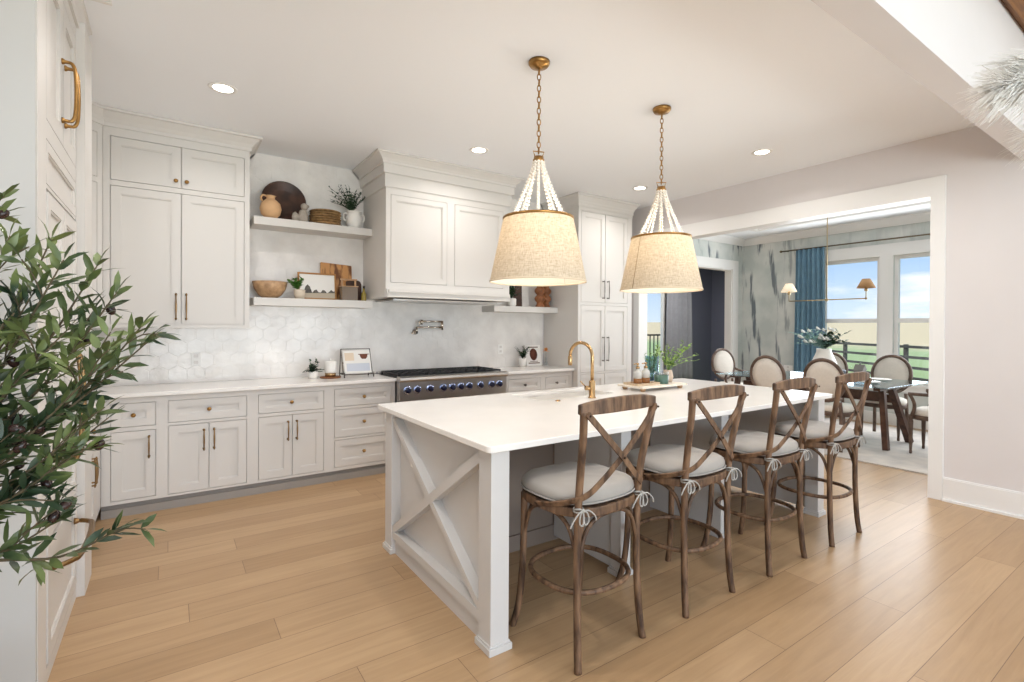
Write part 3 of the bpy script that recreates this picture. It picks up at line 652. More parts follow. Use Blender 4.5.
# outlets
def outlet(label, M, w_=.075, h_=.12):
    o = MB(); o.box(-w_/2, w_/2, -.006, 0, -h_/2, h_/2, M=M); ob = tag(o.build('wall_outlet', PLASTIC, bevel=.002), label, 'outlet', 'white electrical outlets')
    s_ = MB()
    for z in (-.028, .028): s_.box(-.016, .016, -.0085, -.005, z-.014, z+.014, M=M)
    s_.build('socket', mat('socket_face', (214, 210, 206), .4), ob); return ob
outlet('white outlet on the backsplash below the four-door upper cabinet', Matrix.Translation((.198, YB-.008, 1.121)))
outlet('white outlet on the backsplash right of the range', Matrix.Translation((3.428, YB-.008, 1.14)))
outlet('white outlet on the island end panel behind the crossed braces', Matrix.Translation((1.209, 2.80, .64)) @ Matrix.Rotation(-PI/2, 4, 'Z'))
outlet('white double outlet on the dining window wall by the curtain', Matrix.Translation((XW-.001, 4.44, .72)) @ Matrix.Rotation(-PI/2, 4, 'Z'), w_=.15)

# ================================================================== ISLAND
r = thing('kitchen_island', 'pale grey kitchen island base with X-braced end and corner posts', 'island', (2.7, 2.5, 0))
b = MB(); b.box(1.2255, 2.09, 2.62, 3.10, .09, ZT); b.box(2.89, 4.0995, 2.62, 3.10, .09, ZT); b.box(2.09, 2.89, 2.62, 3.118, .09, .645); b.box(2.09, 2.89, 2.62, 2.75, .645, ZT); b.box(2.09, 2.89, 3.118, 3.13, .09, ZT); b.box(1.23, 4.09, 2.66, 3.06, 0, .09); b.build('body', mat('island_inner_shaded_brown', (130, 116, 105), .5), r)  # brownish inner panels, colour darkened to stand in for shade under the overhang
MB().box(1.226, 4.098, 2.605, 2.62, 0, .10).build('plinth', mat('island_inner_shaded_brown', (0,0,0)), r)
def post(x0, x1, y0, y1):
    b = MB(); b.box(x0, x1, y0, y1, 0.03, ZT); b.box(x0-.012, x1+.012, y0-.012, y1+.012, 0, .03); b.box(x0-.005, x1+.005, y0-.005, y1+.005, .03, .04)
    return b.build('post', ISLAND, r, bevel=.002)
post(1.15, 1.245, 1.835, 1.94); post(1.15, 1.245, 3.01, 3.12); post(2.12, 2.20, 1.995, 2.075); post(3.085, 3.165, 1.995, 2.075); post(4.05, 4.145, 1.815, 1.91); post(4.05, 4.145, 3.01, 3.12)
MB().box(1.21, 1.225, 1.94, 3.01, .09, ZT).build('end_panel', ISLAND, r)
MB().box(4.10, 4.12, 1.91, 3.01, .03, ZT).build('end_panel', ISLAND, r)
for x in (2.16, 3.12): MB().box(x-.03, x-.008, 2.075, 2.605, .03, ZT).build('divider_panel', ISLAND, r)
MB().box(1.155, 1.21, 1.94, 3.01, .10, .145).build('bottom_rail', ISLAND, r); MB().box(1.172, 1.21, 1.94, 3.01, .0, .095).build('base_board', ISLAND, r); MB().box(1.17, 1.21, 1.94, 3.01, .86, ZT).build('top_rail', ISLAND, r)
b = MB(); y0, y1, za, zb = 1.94, 3.01, .145, .845; t_ = .046
def brace(ya, yb, xa, xb):
    d = Vector((yb-ya, zb-za)); n_ = Vector((-d.y, d.x)).normalized()*t_/2
    return MB().extrude_x([(ya-n_.x, max(za-.01, za-n_.y)), (ya+n_.x, za+n_.y), (yb+n_.x, min(zb+.01, zb+n_.y)), (yb-n_.x, zb-n_.y)], xa, xb)
brace(y1, y0, 1.157, 1.21).build('cross_brace', ISLAND, r)
brace(y0, y1, 1.1575, 1.2098).build('cross_brace', ISLAND, r)
r = b = MB(); MH = Matrix(((1, 0, 0, 0), (0, 0, 1, 0), (0, 1, 0, 0), (0, 0, 0, 1)))
def slab(x0, x1, y0, y1, z0, z1, hole, rc):
    pts = []
    for cx_, cy_, a0 in ((x1-rc, y0+rc, -90), (x1-rc, y1-rc, 0), (x0+rc, y1-rc, 90), (x0+rc, y0+rc, 180)):
        pts += [(cx_+rc*math.cos(math.radians(a0+k*18)), cy_+rc*math.sin(math.radians(a0+k*18))) for k in range(6)]
    hx0, hx1, hy0, hy1 = hole; hp = [(hx1, hy0), (hx1, hy1), (hx0, hy1), (hx0, hy0)]
    vs = []; fs = []
    for z in (z0, z1): vs += [(p[0], p[1], z) for p in pts]; vs += [(p[0], p[1], z) for p in hp]
    n = len(pts); S = n+4
    for L, flip in ((0, True), (S, False)):
        for q in range(4):          # corner groups of six points to the matching hole corner
            g_ = list(range(q*6, q*6+6)); nx = ((q+1) % 4)
            f1 = [L+i for i in g_]+[L+n+q]
            f2 = [L+q*6+5, L+nx*6, L+n+nx, L+n+q]
            for f in (f1, f2): fs.append(tuple(reversed(f)) if flip else tuple(f))
    for i in range(n): j = (i+1) % n; fs.append((i, j, S+j, S+i))
    for i in range(4): j = (i+1) % 4; fs.append((n+j, n+i, S+n+i, S+n+j))
    return MB().add(vs, fs)
tag(slab(1.12, 4.27, 1.805, 3.205, ZT+.0008, .915, (2.12, 2.86, 2.77, 3.10), .03).build('island_countertop', QUARTZ, bevel=.004), 'large white quartz countertop on the island', 'countertop')
b = MB(); b.box(2.105, 2.875, 2.755, 2.77, .66, .8845); b.box(2.105, 2.875, 3.10, 3.115, .66, .8845); b.box(2.105, 2.12, 2.77, 3.10, .66, .8845); b.box(2.86, 2.875, 2.77, 3.10, .66, .8845); b.box(2.105, 2.875, 2.755, 3.115, .65, .66)
b.lathe([(.04, 0), (.04, .004), (0, .004)], (2.5, 2.93, .66), 16)
tag(b.build('kitchen_sink', WHITEC), 'undermount kitchen sink let into the island countertop', 'sink')
# faucet
r = thing('kitchen_faucet', 'brass gooseneck kitchen faucet on the island', 'faucet', (2.514, 2.652, .915))
X, Y, Z = 2.514, 2.652, .915
b = MB(); b.lathe([(.029, 0), (.029, .006), (.023, .010), (.023, .12), (.019, .125), (.014, .13)], (X, Y, Z), 18); b.build('body', BRASS2, r)
b = MB(); dx, dy = -.25, .968
pts = [(X, Y, Z+.12), (X, Y, Z+.27)]+[(X+dx*.096*(1-math.cos(a)), Y+dy*.096*(1-math.cos(a)), Z+.30+.096*math.sin(a)) for a in [PI*i/12 for i in range(13)]]
b.tube(pts, .0125, 12); ex_, ey_ = X+dx*.192, Y+dy*.192; b.build('spout', BRASS2, r)
b = MB(); b.lathe([(.0125, .0), (.0165, -.012), (.0175, -.055), (.014, -.075), (0, -.075)][::-1], (ex_, ey_, Z+.30), 14); b.build('spray_head', BRASS2, r)
b = MB(); b.tube([(X, Y, Z+.07), (X-.055, Y+.01, Z+.075)], .016, 12); b.tube([(X-.05, Y+.01, Z+.08), (X-.10, Y+.015, Z+.125)], .0045, 8); b.build('lever_handle', BRASS2, r)
b = MB(); b.lathe([(.02, 0), (.02, .003), (.012, .004), (.012, .008), (0, .008)], (2.213, 2.671, .9152), 18); tag(b.build('air_switch', BRASS2), 'small round brass air switch button in the island countertop', 'switch')

# --- riser, tray and the things on it
r = thing('wooden_riser', 'pale wood riser stand on the island countertop', 'riser', (3.33, 2.80, .915))
MB().box(3.06, 3.62, 2.66, 2.93, .94, .956).build('top', mat('pale_riser_wood', (234, 226, 212), .5, rgb2=(220, 208, 192), nscale=12, stretch=(1, 5, 5)), r, bevel=.003)
for x in (3.11, 3.57):
    for y in (2.70, 2.89): MB().lathe([(.016, 0), (.022, .006), (.022, .018), (.016, .0249)], (x, y, .9152), 12).build('foot', LWOOD, r)
b = MB(); b.box(3.08, 3.34, 2.72, 2.88, .9565, .962); b.holes(3.08, 3.34, 2.72, 2.88, .962, .974, [(3.09, 3.33, 2.73, 2.87)], M=MH); tag(b.build('soap_tray', mat('tray_wood', (212, 190, 162), .5, rgb2=(192, 168, 138), nscale=14, stretch=(1, 5, 5))), 'small wood tray under the two soap bottles on the riser', 'tray')
def soap(x, y, label):
    z = .9625; r = thing('soap_bottle', label, 'soap bottle', (x, y, z), 0, 'soap pump bottles on the riser')
    b = MB(); b.lathe([(.030, 0), (.034, .004), (.034, .045), (0, .045)], (x, y, z), 18); b.build('soap', SOAP, r)
    b = MB(); b.lathe([(.034, .0455), (.034, .09), (.030, .103), (.016, .115), (.014, .125)], (x, y, z), 18); b.build('bottle', FROST, r)
    b = MB(); b.lathe([(.016, .125), (.016, .14), (.006, .142), (.006, .158), (.012, .16), (.012, .17), (0, .17)], (x, y, z), 14); b.tube([(x, y, z+.165), (x-.045, y+.0, z+.163)], .0045, 8); b.build('pump', BRASS2, r)
soap(3.16, 2.80, 'amber soap bottle with brass pump, nearest to the faucet')
soap(3.275, 2.815, 'amber soap bottle with brass pump, next to the green candle')
r = thing('candle_jar', 'green glass candle jar on the riser beside the soap bottles', 'candle', (3.41, 2.77, .956))
MB().lathe([(.056, 0), (.059, .005), (.059, .075), (0, .075)], (3.405, 2.76, .9562), 20).build('green_glass', GREENG, r)
MB().lathe([(.059, .0755), (.059, .10), (.055, .10), (.055, .08), (0, .08)], (3.405, 2.76, .9562), 20).build('rim', CGLASS, r)
def sprig(b, base, tip, nl, L, wd, rnd=random, droop=.2, spread=1.0, stem=None, upv=.3):
    p0 = Vector(base); p3 = Vector(tip); mid = (p0+p3)/2+Vector((0, 0, (p3-p0).length*.15))
    path = bez(p0, p0*.6+mid*.4+Vector((0, 0, .02)), mid, p3, 8)
    (stem or b).tube(path, .0018, 5)
    for i in range(nl):
        t = .25+.75*i/max(1, nl-1); q = path[min(8, int(t*8))]; d = (path[min(8, int(t*8)+1)]-path[max(0, int(t*8)-1)]).normalized()
        a = rnd.uniform(0, 2*PI); o_ = Vector((math.cos(a), math.sin(a), rnd.uniform(-.3, .6)))
        b.leaf(q, d*.6+o_*spread, L*rnd.uniform(.7, 1.15), wd*rnd.uniform(.8, 1.15), up=(rnd.uniform(-.3, .3), rnd.uniform(-.3, .3), 1))
r = thing('vase_with_greenery', 'blush faceted vase of pale fern on the riser', 'plant', (3.54, 2.80, .956))
MB().lathe([(.034, 0), (.046, .045), (.034, .105), (.028, .105), (.026, .02), (0, .02)], (3.54, 2.80, .9562), 6).build('vase', BLUSH, r)
b = MB(); rr = random.Random(3)
for i in range(15):
    a = rr.uniform(0, 2*PI); R1 = rr.uniform(.06, .24); hh = rr.uniform(.16, .30)-R1*.25
    sprig(b, (3.54, 2.80, 1.05), (3.56+R1*math.cos(a)*1.15, 2.80+R1*math.sin(a)*.9, 1.03+hh), 15, .038, .018, rr)
b.build('foliage', LEAFY, r)
r = thing('glass_vase', 'blue-tinted glass vase with green sprigs behind the soap bottles', 'vase', (3.62, 3.04, .915))
MB().lathe([(.055, 0), (.06, .01), (.065, .25), (.062, .25), (.057, .012), (0, .01)], (3.62, 3.04, .9152), 20).build('glass', BGLASS, r)
b = MB(); rr = random.Random(4)
for i in range(8): sprig(b, (3.62, 3.04, .95), (3.60+rr.uniform(-.09, .08), 3.04+rr.uniform(-.06, .06), 1.14+rr.uniform(0, .11)), 11, .04, .02, rr)
b.build('foliage', LEAFY, r)

# ================================================================== BAR STOOLS
def make_stool():
    r = thing('bar_stool', 'stool', 'bar stool', (0, 0, 0), 0, 'cross-back bar stools along the island')
    LB = lambda **k: k
    def leg(path, rad): return MB().tube(smooth_path(path, 5), rad, 10).build('leg', STOOLW, r, local=True)
    for s in (-1, 1):
        leg([(s*.206, -.215, 0), (s*.198, -.203, .10), (s*.192, -.194, .26), (s*.190, -.190, .45), (s*.190, -.194, .66), (s*.194, -.208, .80), (s*.208, -.238, .97), (s*.222, -.256, 1.085)], .0165)
        leg([(s*.220, .215, 0), (s*.204, .192, .10), (s*.194, .176, .26), (s*.190, .170, .45), (s*.190, .168, .645)], .0165)
    # hoop footrest
    se = lambda a, rx, ry, n=.75: (rx*math.copysign(abs(math.cos(a))**n, math.cos(a)), ry*math.copysign(abs(math.sin(a))**n, math.sin(a)))
    def hoop(rx, ry, z, n=40, cy=0, e=.8): return [(se(2*PI*k/n, rx, ry, e)[0], cy+se(2*PI*k/n, rx, ry, e)[1], z) for k in range(n)]
    MB().tube(hoop(.215, .208, .30, cy=-.008), .0125, 8, closed=True).build('foot_ring', STOOLW, r, local=True)
    b = MB(); n = 40; ring = hoop(.244, .232, .655, n, 0, .72)
    vs = []; 
    for z in (.628, .668):
        for sc_ in (1.0, .90): vs += [(p[0]*sc_, p[1]*sc_, z) for p in ring]
    fs = []
    for i in range(n):
        j = (i+1) % n; fs += [(i, j, 2*n+j, 2*n+i), (n+j, n+i, 3*n+i, 3*n+j), (2*n+i, 2*n+j, 3*n+j, 3*n+i), (j, i, n+i, n+j)]
    fs += [tuple(3*n+k for k in range(n))]
    b.add(vs, fs); b.build('seat', STOOLW, r, bevel=.006, local=True)
    # arches under the seat
    cs = [(-.190, -.192), (.190, -.192), (.190, .169), (-.190, .169)]
    for i in range(4):
        p, q = Vector(cs[i]).to_3d(), Vector(cs[(i+1) % 4]).to_3d(); m_ = (p+q)/2*1.08
        for a_, o_ in ((p, q), (q, p)):
            MB().tube(smooth_path([(a_.x, a_.y, .43), tuple((a_*.90+m_*.10).xy)+(.50,), tuple((a_*.72+m_*.28).xy)+(.575,), tuple((a_*.40+m_*.60).xy)+(.615,), tuple(m_.xy)+(.625,)], 4), .0095, 8).build('arch_brace', STOOLW, r, local=True)
    # top rail: curved board, thicker in the middle
    pts = []; K = 14; vs = []; fs = []
    for i in range(K+1):
        t = -1+2*i/K; x = .240*t; y = -.275+.028*t*t; h = .036*(1-.35*abs(t)**3); zc = 1.096+.012*(1-t*t)
        th = .011
        vs += [(x, y-th, zc-h), (x, y+th, zc-h), (x, y+th, zc+h*.8), (x, y-th, zc+h*.8)]
    for i in range(K):
        for k in range(4): fs.append((i*4+k, i*4+(k+1) % 4, (i+1)*4+(k+1) % 4, (i+1)*4+k))
    fs += [(3, 2, 1, 0), (K*4, K*4+1, K*4+2, K*4+3)]
    MB().add(vs, fs).build('top_rail', STOOLW, r, bevel=.006, local=True)
    # crossed slats sweeping down to the sides of the seat ring
    for s in (-1, 1):
        y_ = -.006*s
        path = smooth_path([(-s*.224, -.276+y_, 1.078), (-s*.12, -.276+y_, .98), (0, -.268+y_, .87), (s*.10, -.248+y_, .78), (s*.182, -.222, .725), (s*.238, -.14, .688), (s*.254, -.04, .662), (s*.254, .0, .655)], 6)
        MB().tube(path, .01, 4, flat=(.0125, .0042)).build('cross_slat', STOOLW, r, local=True)
    b = MB(); b.sphere((0, -.280, .872), .006, 8)
    for s in (-1, 1): b.sphere((s*.216, -.287, 1.072), .005, 8); b.sphere((s*.259, 0, .655), .007, 8)
    b.build('screws', mat('dark_screw', (60, 44, 34), .5, .6), r, local=True)
    # cushion
    b = MB(); n = 40; vs = []; fs = []
    rings = [(.93, .669), (1.0, .682), (1.0, .712), (.94, .730), (.75, .738), (.45, .740), (.15, .736)]
    for sc_, z in rings:
        for k in range(n):
            x, y = se(2*PI*k/n, .242*sc_, .228*sc_, .68); y = y*1.0+.006
            vs.append((x, y, z+.004*math.sin(9+x*38)*math.sin(y*31+x*12)*(1 if z > .72 else .3)))
    for i in range(len(rings)-1):
        for k in range(n): fs.append((i*n+k, i*n+(k+1) % n, (i+1)*n+(k+1) % n, (i+1)*n+k))
    fs += [tuple(range(n-1, -1, -1)), tuple(range((len(rings)-1)*n, len(rings)*n))]
    b.add(vs, fs, True); cu_ = b.build('cushion', CUSH, r, sub=1, local=True)
    pp = MB().tube(hoop(.243, .229, .684, 40, .006, .68), .004, 6, closed=True).build('piping', CUSH, cu_, local=True)
    for s in (-1, 1):
        x, y, z = s*.190, -.196, .672; b = MB()
        b.tube([(x+.021*math.cos(a), y+.021*math.sin(a), z+.004*math.sin(2*a)) for a in [2*PI*k/12 for k in range(12)]], .004, 6, closed=True)
        b.tube([(x+.021*math.cos(a), y+.021*math.sin(a), z-.008+.003*math.cos(a)) for a in [2*PI*k/12 for k in range(12)]], .004, 6, closed=True)
        k0 = Vector((x, y-.026, z-.002)); b.sphere(k0, .009, 8)
        for q in (-1, 1):
            b.tube(smooth_path([k0, k0+Vector((q*.02, -.006, -.012)), k0+Vector((q*.026, -.008, -.045)), k0+Vector((q*.006, -.006, -.058)), k0+Vector((0, -.004, -.02)), k0], 4), .0035, 6)
            b.tube(smooth_path([k0, k0+Vector((q*.03, -.006, -.004)), k0+Vector((q*.062, -.008, -.03)), k0+Vector((q*.075, -.004, -.055))], 4), .0035, 6)
        b.build('cushion_tie', CORD, cu_, local=True)
    return r
S = make_stool()
spots = [(1.588, 1.765, .045, 'bar stool nearest the island\'s X-braced end, its cushion ties hanging in bows'),
         (2.305, 1.765, .02, 'second bar stool from the X-braced end of the island'),
         (3.055, 1.75, .01, 'third bar stool from the X-braced end of the island'),
         (3.785, 1.73, .0, 'bar stool farthest from the X-braced end, closest to the dining room')]
for i, (x, y, a, lb) in enumerate(spots):
    if i == 0: S.location = (x, y, 0); S.rotation_euler = (0, 0, a); S['label'] = lb
    else: dup(S, None, (x, y, 0), a, lb)

# ================================================================== PENDANTS
def make_pendant():
    r = thing('pendant_lamp', 'p', 'pendant lamp', (0, 0, ZC), 0, 'beaded linen pendant lamps above the island')
    W[r] = Vector((0, 0, 0)); r.location = (0, 0, 0)
    r.location = (0, 0, ZC)
    off = -ZC
    def B(mb, name, m, par=r, **k):
        mb.v = [(v[0], v[1], v[2]+(0 if par is not r else 0)+off) for v in mb.v]; return mb.build(name, m, par, local=True, **k)
    b = MB(); b.lathe([(.0, 3.008), (.022, 3.008), (.03, 3.015), (.055, 3.02), (.066, 3.035), (.066, 3.049), (0, 3.049)], n=24); B(b, 'ceiling_canopy', BRASS)
    b = MB(); z = 3.008; k = 0
    while z > 2.505:
        pts = [((.011*math.cos(a), 0, z-.018+.021*math.sin(a)) if k % 2 else (0, .011*math.cos(a), z-.018+.021*math.sin(a))) for a in [2*PI*i/12 for i in range(12)]]
        b.tube(pts, .0032, 6, closed=True); z -= .0345; k += 1
    B(b, 'chain', BRASS)
    b = MB(); b.tube([(-.02, 0, 2.46), (-.035, 0, 2.50), (.035, 0, 2.50), (.02, 0, 2.46)], .004, 6); b.tube([(0, 0, 2.52), (0, 0, 2.49)], .005, 6)
    b.lathe([(.03, 2.43), (.036, 2.435), (.036, 2.45), (.03, 2.455), (.03, 2.468), (0, 2.468)], n=20); b.tube([(0, 0, 2.45), (0, 0, 1.99)], .006, 8); b.lathe([(.016, 1.93), (.018, 1.95), (.016, 2.0), (0, 2.0)], n=12)
    B(b, 'stem', BRASS)
    nS = 10
    for s in range(nS):
        a = 2*PI*s/nS; b = MB(); nb = 17
        for i in range(nb):
            t = i/(nb-1); R1 = .030+(.168-.030)*(t**1.25); z = 2.432-(2.432-2.094)*t
            b.sphere((R1*math.cos(a), R1*math.sin(a), z), .0108, 8)
        B(b, 'bead_strand', BEAD)
    b = MB(); n = 48; b.lathe([(.2155, 2.080), (.219, 2.080), (.219, 2.095), (.2155, 2.095)], n=n, closed=True)
    for s in range(3): a = 2*PI*s/3; b.tube([(0, 0, 2.09), (.217*math.cos(a), .217*math.sin(a), 2.087)], .003, 6)
    B(b, 'top_band', BRASS)
    b = MB(); 
    vs = [(R1*math.cos(2*PI*k/64), R1*math.sin(2*PI*k/64), z) for R1, z in ((.296, 1.70), (.2555, 1.893), (.215, 2.085)) for k in range(64)]
    b.add(vs, [(j*64+k, j*64+(k+1) % 64, (j+1)*64+(k+1) % 64, (j+1)*64+k) for j in (0, 1) for k in range(64)], True); sh = B(b, 'lamp_shade', SHADE)
    b = MB(); b.lathe([(.297, 1.698), (.298, 1.707), (.292, 1.707), (.292, 1.698)], n=64, closed=True); B(b, 'shade_hem', mat('shade_hem', (212, 196, 172), .9), sh)
    b = MB(); a0 = math.radians(215)
    b.tube([((.2155+.001)*math.cos(a0), (.2155+.001)*math.sin(a0), 2.083), (.297*math.cos(a0), .297*math.sin(a0), 1.703)], .0022, 6); B(b, 'seam', mat('seam_thread', (150, 128, 100), .9), sh)
    b = MB(); b.sphere((0, 0, 1.93), .032, 16); B(b, 'light_bulb', mat('bulb', (255, 236, 200), .5, emis=(255, 222, 170), estr=6))
    return r
Pn = make_pendant()
for i, (x, y, rz, lb) in enumerate([(1.869, 2.455, 2.8, 'pendant lamp closer to the range hood, with linen shade and bead strands'), (3.013, 2.455, -.63, 'pendant lamp closer to the dining room opening, seam visible on its linen shade')]):
    if i == 0: Pn.location = (x, y, ZC); Pn.rotation_euler = (0, 0, rz); Pn['label'] = lb
    else: dup(Pn, None, (x, y, ZC), rz, lb)
    l = bpy.data.lights.new('pendant_bulb_light', 'POINT'); l.energy = 10; l.color = (1, .89, .76); l.shadow_soft_size = .05
    o = bpy.data.objects.new('pendant_bulb_light', l); o.location = (x, y, 2.0); col.objects.link(o)
# recessed lights and added downlights
cans = [(.302, 3.967, 'recessed ceiling light above the four-door upper cabinet'), (2.354, 3.998, 'recessed ceiling light in front of the range hood'), (4.537, 4.004, 'recessed ceiling light by the pantry cabinet'), (4.519, 2.534, 'recessed ceiling light by the dining room opening')]
cans_and_fill = cans+[(.35, 2.3, None), (1.6, 1.45, None), (3.2, 1.45, None), (4.2, 1.4, None), (-.1, 1.2, None)]  # unlabelled spots are added for more ambient light, without a can
proto = None
for x, y, lb in cans_and_fill:
    if lb:
        if proto is None:
            r = thing('recessed_light', lb, 'ceiling light', (0, 0, 0), 0, 'round recessed ceiling lights'); W[r] = Vector((0, 0, 0))
            MB().lathe([(.062, -.004), (.086, -.004), (.09, -.0005), (.062, -.0005)], n=32, closed=True).build('trim_ring', TRIM, r, local=True)
            MB().lathe([(.0, -.003), (.062, -.003), (.062, -.001), (0, -.001)], n=32).build('lens', CAN, r, local=True); proto = r; r.location = (x, y, ZC)
        else: dup(proto, None, (x, y, ZC), 0, lb)
    l = bpy.data.lights.new('downlight', 'AREA'); l.shape = 'DISK'; l.size = .13; l.energy = 9.5; l.color = (1, .96, .93); l.spread = math.radians(150)
    o = bpy.data.objects.new('downlight', l); o.location = (x, y, ZC-.006); col.objects.link(o)
b = MB(); b.box(-.34, -.24, 3.10, 3.26, ZC-.008, ZC-.0005)
for k in range(6): b.box(-.335, -.245, 3.112+k*.023, 3.122+k*.023, ZC-.012, ZC-.008)
tag(b.build('ceiling_vent', TRIM), 'white ceiling air vent above the fridge housing', 'vent')

# ================================================================== SHELF AND COUNTER THINGS
Z1 = 2.4025; Z2 = 1.6765; Z3 = 1.6705; ZK = .9155
r = thing('wooden_tray', 'large round dark wooden dish leaning on the upper shelf wall', 'dish', (.90, 5.16, Z1))
Mt = Matrix.Translation((.90, 5.205, Z1+.194)) @ Matrix.Rotation(math.radians(78), 4, 'X')
b = MB(); b.lathe([(0, .012), (.118, .012), (.128, .016), (.184, .055), (.193, .058), (.198, .05), (.138, 0), (0, 0)], n=40, M=Mt); b.build('dish', DWOOD, r)
r = thing('terracotta_jug', 'round tan terracotta jug with loop handle on the upper shelf', 'jug', (.76, 5.06, Z1))
b = MB(); b.lathe([(.0, 0), (.045, 0), (.08, .035), (.092, .085), (.08, .135), (.05, .165), (.036, .175), (.036, .195), (.046, .205), (.034, .205), (.028, .19), (.0, .15)], (.765, 5.042, Z1), 28); b.build('body', TERRA, r)
b = MB(); b.tube(smooth_path([(.735, 5.042, Z1+.198), (.70, 5.042, Z1+.205), (.685, 5.042, Z1+.18), (.695, 5.042, Z1+.15)], 5), .009, 8); b.build('handle', TERRA, r)
b = MB(); b.lathe([(0, 0), (.04, 0), (.048, .03), (.04, .08), (.028, .11), (0, .125)], (1.045, 5.045, Z1), 14); b.sphere((1.055, 5.035, Z1+.145), .034, 12); b.lathe([(0, 0), (.022, .0), (.026, .04), (.018, .075), (0, .09)], (.975, 5.04, Z1), 10, sx=1.2); b.sphere((1.005, 5.04, Z1+.04), .035, 10, (1.2, 1, .8)); b.sphere((1.085, 5.03, Z1+.15), .014, 8)
tag(b.build('stone_figurine', STONE), 'small grey stone figurine on the upper shelf, in front of the dark dish', 'figurine')
for k in range(6):
    rad = .152-.001*k; dx = (.004, -.003, .002, -.004, .003, 0)[k]
    b = MB(); b.lathe([(0, 0), (rad*.86, 0), (rad*.96, .008), (rad, .013), (rad*.96, .018), (rad*.88, .018), (rad*.7, .010), (0, .010)], (1.262+dx, 5.10, Z1+k*.0236), 32)
    nm = ('bottom one', 'second from the bottom', 'third from the bottom', 'third from the top', 'second from the top', 'topmost')[k]
    tag(b.build('woven_plate', RATTAN), 'brown woven plate in the upper shelf stack, %s' % nm, 'plate', 'woven plates stacked on the upper shelf')
r = thing('potted_plant', 'dark leafy plant in a white two-handled urn on the upper shelf', 'plant', (1.535, 5.08, Z1))
b = MB(); b.lathe([(0, 0), (.05, 0), (.056, .012), (.074, .05), (.08, .10), (.07, .135), (.062, .15), (.075, .168), (.068, .168), (.055, .15), (0, .14)], (1.535, 5.08, Z1), 24); pt_ = b.build('urn', WHITEC, r)
for s in (-1, 1):
    MB().tube(smooth_path([(1.535+s*.066, 5.08, Z1+.145), (1.535+s*.098, 5.08, Z1+.14), (1.535+s*.104, 5.08, Z1+.105), (1.535+s*.092, 5.08, Z1+.08), (1.535+s*.076, 5.08, Z1+.07)], 4), .008, 8).build('handle', WHITEC, pt_)
b = MB(); rr = random.Random(5)
for i in range(38):
    a = rr.uniform(0, 2*PI); R1 = rr.uniform(.03, .24); sprig(b, (1.52, 5.08, Z1+.15), (1.515+min(.13, R1*math.cos(a)), 5.08+R1*math.sin(a)*.6, Z1+.18+rr.uniform(.06, .24)), 18, .03, .011, rr, spread=.8)
b.build('foliage', LEAFD, r)
# lower shelf
b = MB(); b.lathe([(0, 0), (.06, 0), (.10, .03), (.135, .085), (.150, .150), (.144, .153), (.125, .09), (.09, .04), (0, .02)], (.772, 5.115, Z2), 36); tag(b.build('wooden_bowl', BWOOD), 'large tan wooden bowl on the lower shelf', 'bowl')
r = thing('potted_plant', 'small bright green plant in a tan pot on the lower shelf', 'plant', (1.015, 5.04, Z2))
MB().lathe([(0, 0), (.042, 0), (.052, .085), (.046, .085), (.04, .02), (0, .02)], (1.015, 5.04, Z2), 20).build('pot', mat('greige_pot', (206, 192, 172), .7), r)
b = MB(); rr = random.Random(6)
for i in range(16):
    a = rr.uniform(0, 2*PI); R1 = rr.uniform(.03, .09); sprig(b, (1.0, 5.05, Z2+.07), (1.0+R1*math.cos(a), 5.05+R1*math.sin(a), Z2+.10+rr.uniform(.02, .09)), 7, .045, .028, rr)
b.build('foliage', LEAFG, r)
def lean(x, y, z, tilt, rz=0): return Matrix.Translation((x, y, z)) @ Matrix.Rotation(rz, 4, 'Z') @ Matrix.Rotation(-math.radians(tilt), 4, 'X')
r = thing('picture_frame', 'gold-framed landscape print propped on the lower shelf', 'picture', (1.2, 5.13, Z2))
Mf = lean(1.20, 5.13, Z2+.001, 8); b = MB(); b.holes(-.18, .18, 0, .265, -.009, .009, [(-.165, .165, .015, .25)], M=Mf); b.build('frame', mat('gold_frame', (170, 120, 66), .45, .2), r)
MB().box(-.165, .165, -.002, .004, .015, .25, M=Mf).build('print', PAPER, r)
b = MB(); rr = random.Random(8); pts = [(-.164, .016), (.164, .016), (.164, .09)]
for i in range(16): x = .15-.02*i; pts.append((x, .085+.018*math.sin(i*1.7)+(.045 if 10 < i < 14 else 0)))
pts.append((-.164, .085)); b.prism(pts[::-1], -.0035, -.002, M=Mf); b.build('tree_line', mat('print_grey', (110, 104, 98), .8, noise=.5, nscale=40), r)
MB().prism([(-.164, .0155), (.164, .0155), (.164, .07), (-.164, .06)][::-1], -.0045, -.0035, M=Mf).build('print_ground', mat('print_tan', (186, 172, 152), .8), r)
Mf = lean(1.41, 5.205, Z2+.001, 6); b = MB()
b.prism([(-.16, 0), (.15, 0), (.15, .36), (.145, .368), (-.155, .385), (-.16, .378)][::-1], -.010, .010, M=Mf); tag(b.build('cutting_board', OLIVEWOOD, bevel=.004), 'tall figured wood cutting board at the back of the lower shelf', 'cutting board')
Mf = lean(1.575, 5.17, Z2+.001, 6); b = MB(); pts = [(-.085, 0), (.07, 0), (.07, .17)]+[(.03+.04*math.cos(a), .17+.045*math.sin(a)) for a in [PI/2*i/5 for i in range(6)]]+[(-.03, .215), (-.085, .2)]
b.prism(pts[::-1], -.009, .009, M=Mf); tag(b.build('cutting_board', DWOOD, bevel=.003), 'small dark rounded cutting board behind the glass box on the lower shelf', 'cutting board')
r = thing('handled_box', 'smoky glass caddy with wooden carry handle on the lower shelf', 'box', (1.47, 5.06, Z2))
MB().box(1.40, 1.555, 5.005, 5.10, Z2+.0005, Z2+.135).build('glass_sides', BLACKTAN, r, bevel=.004)
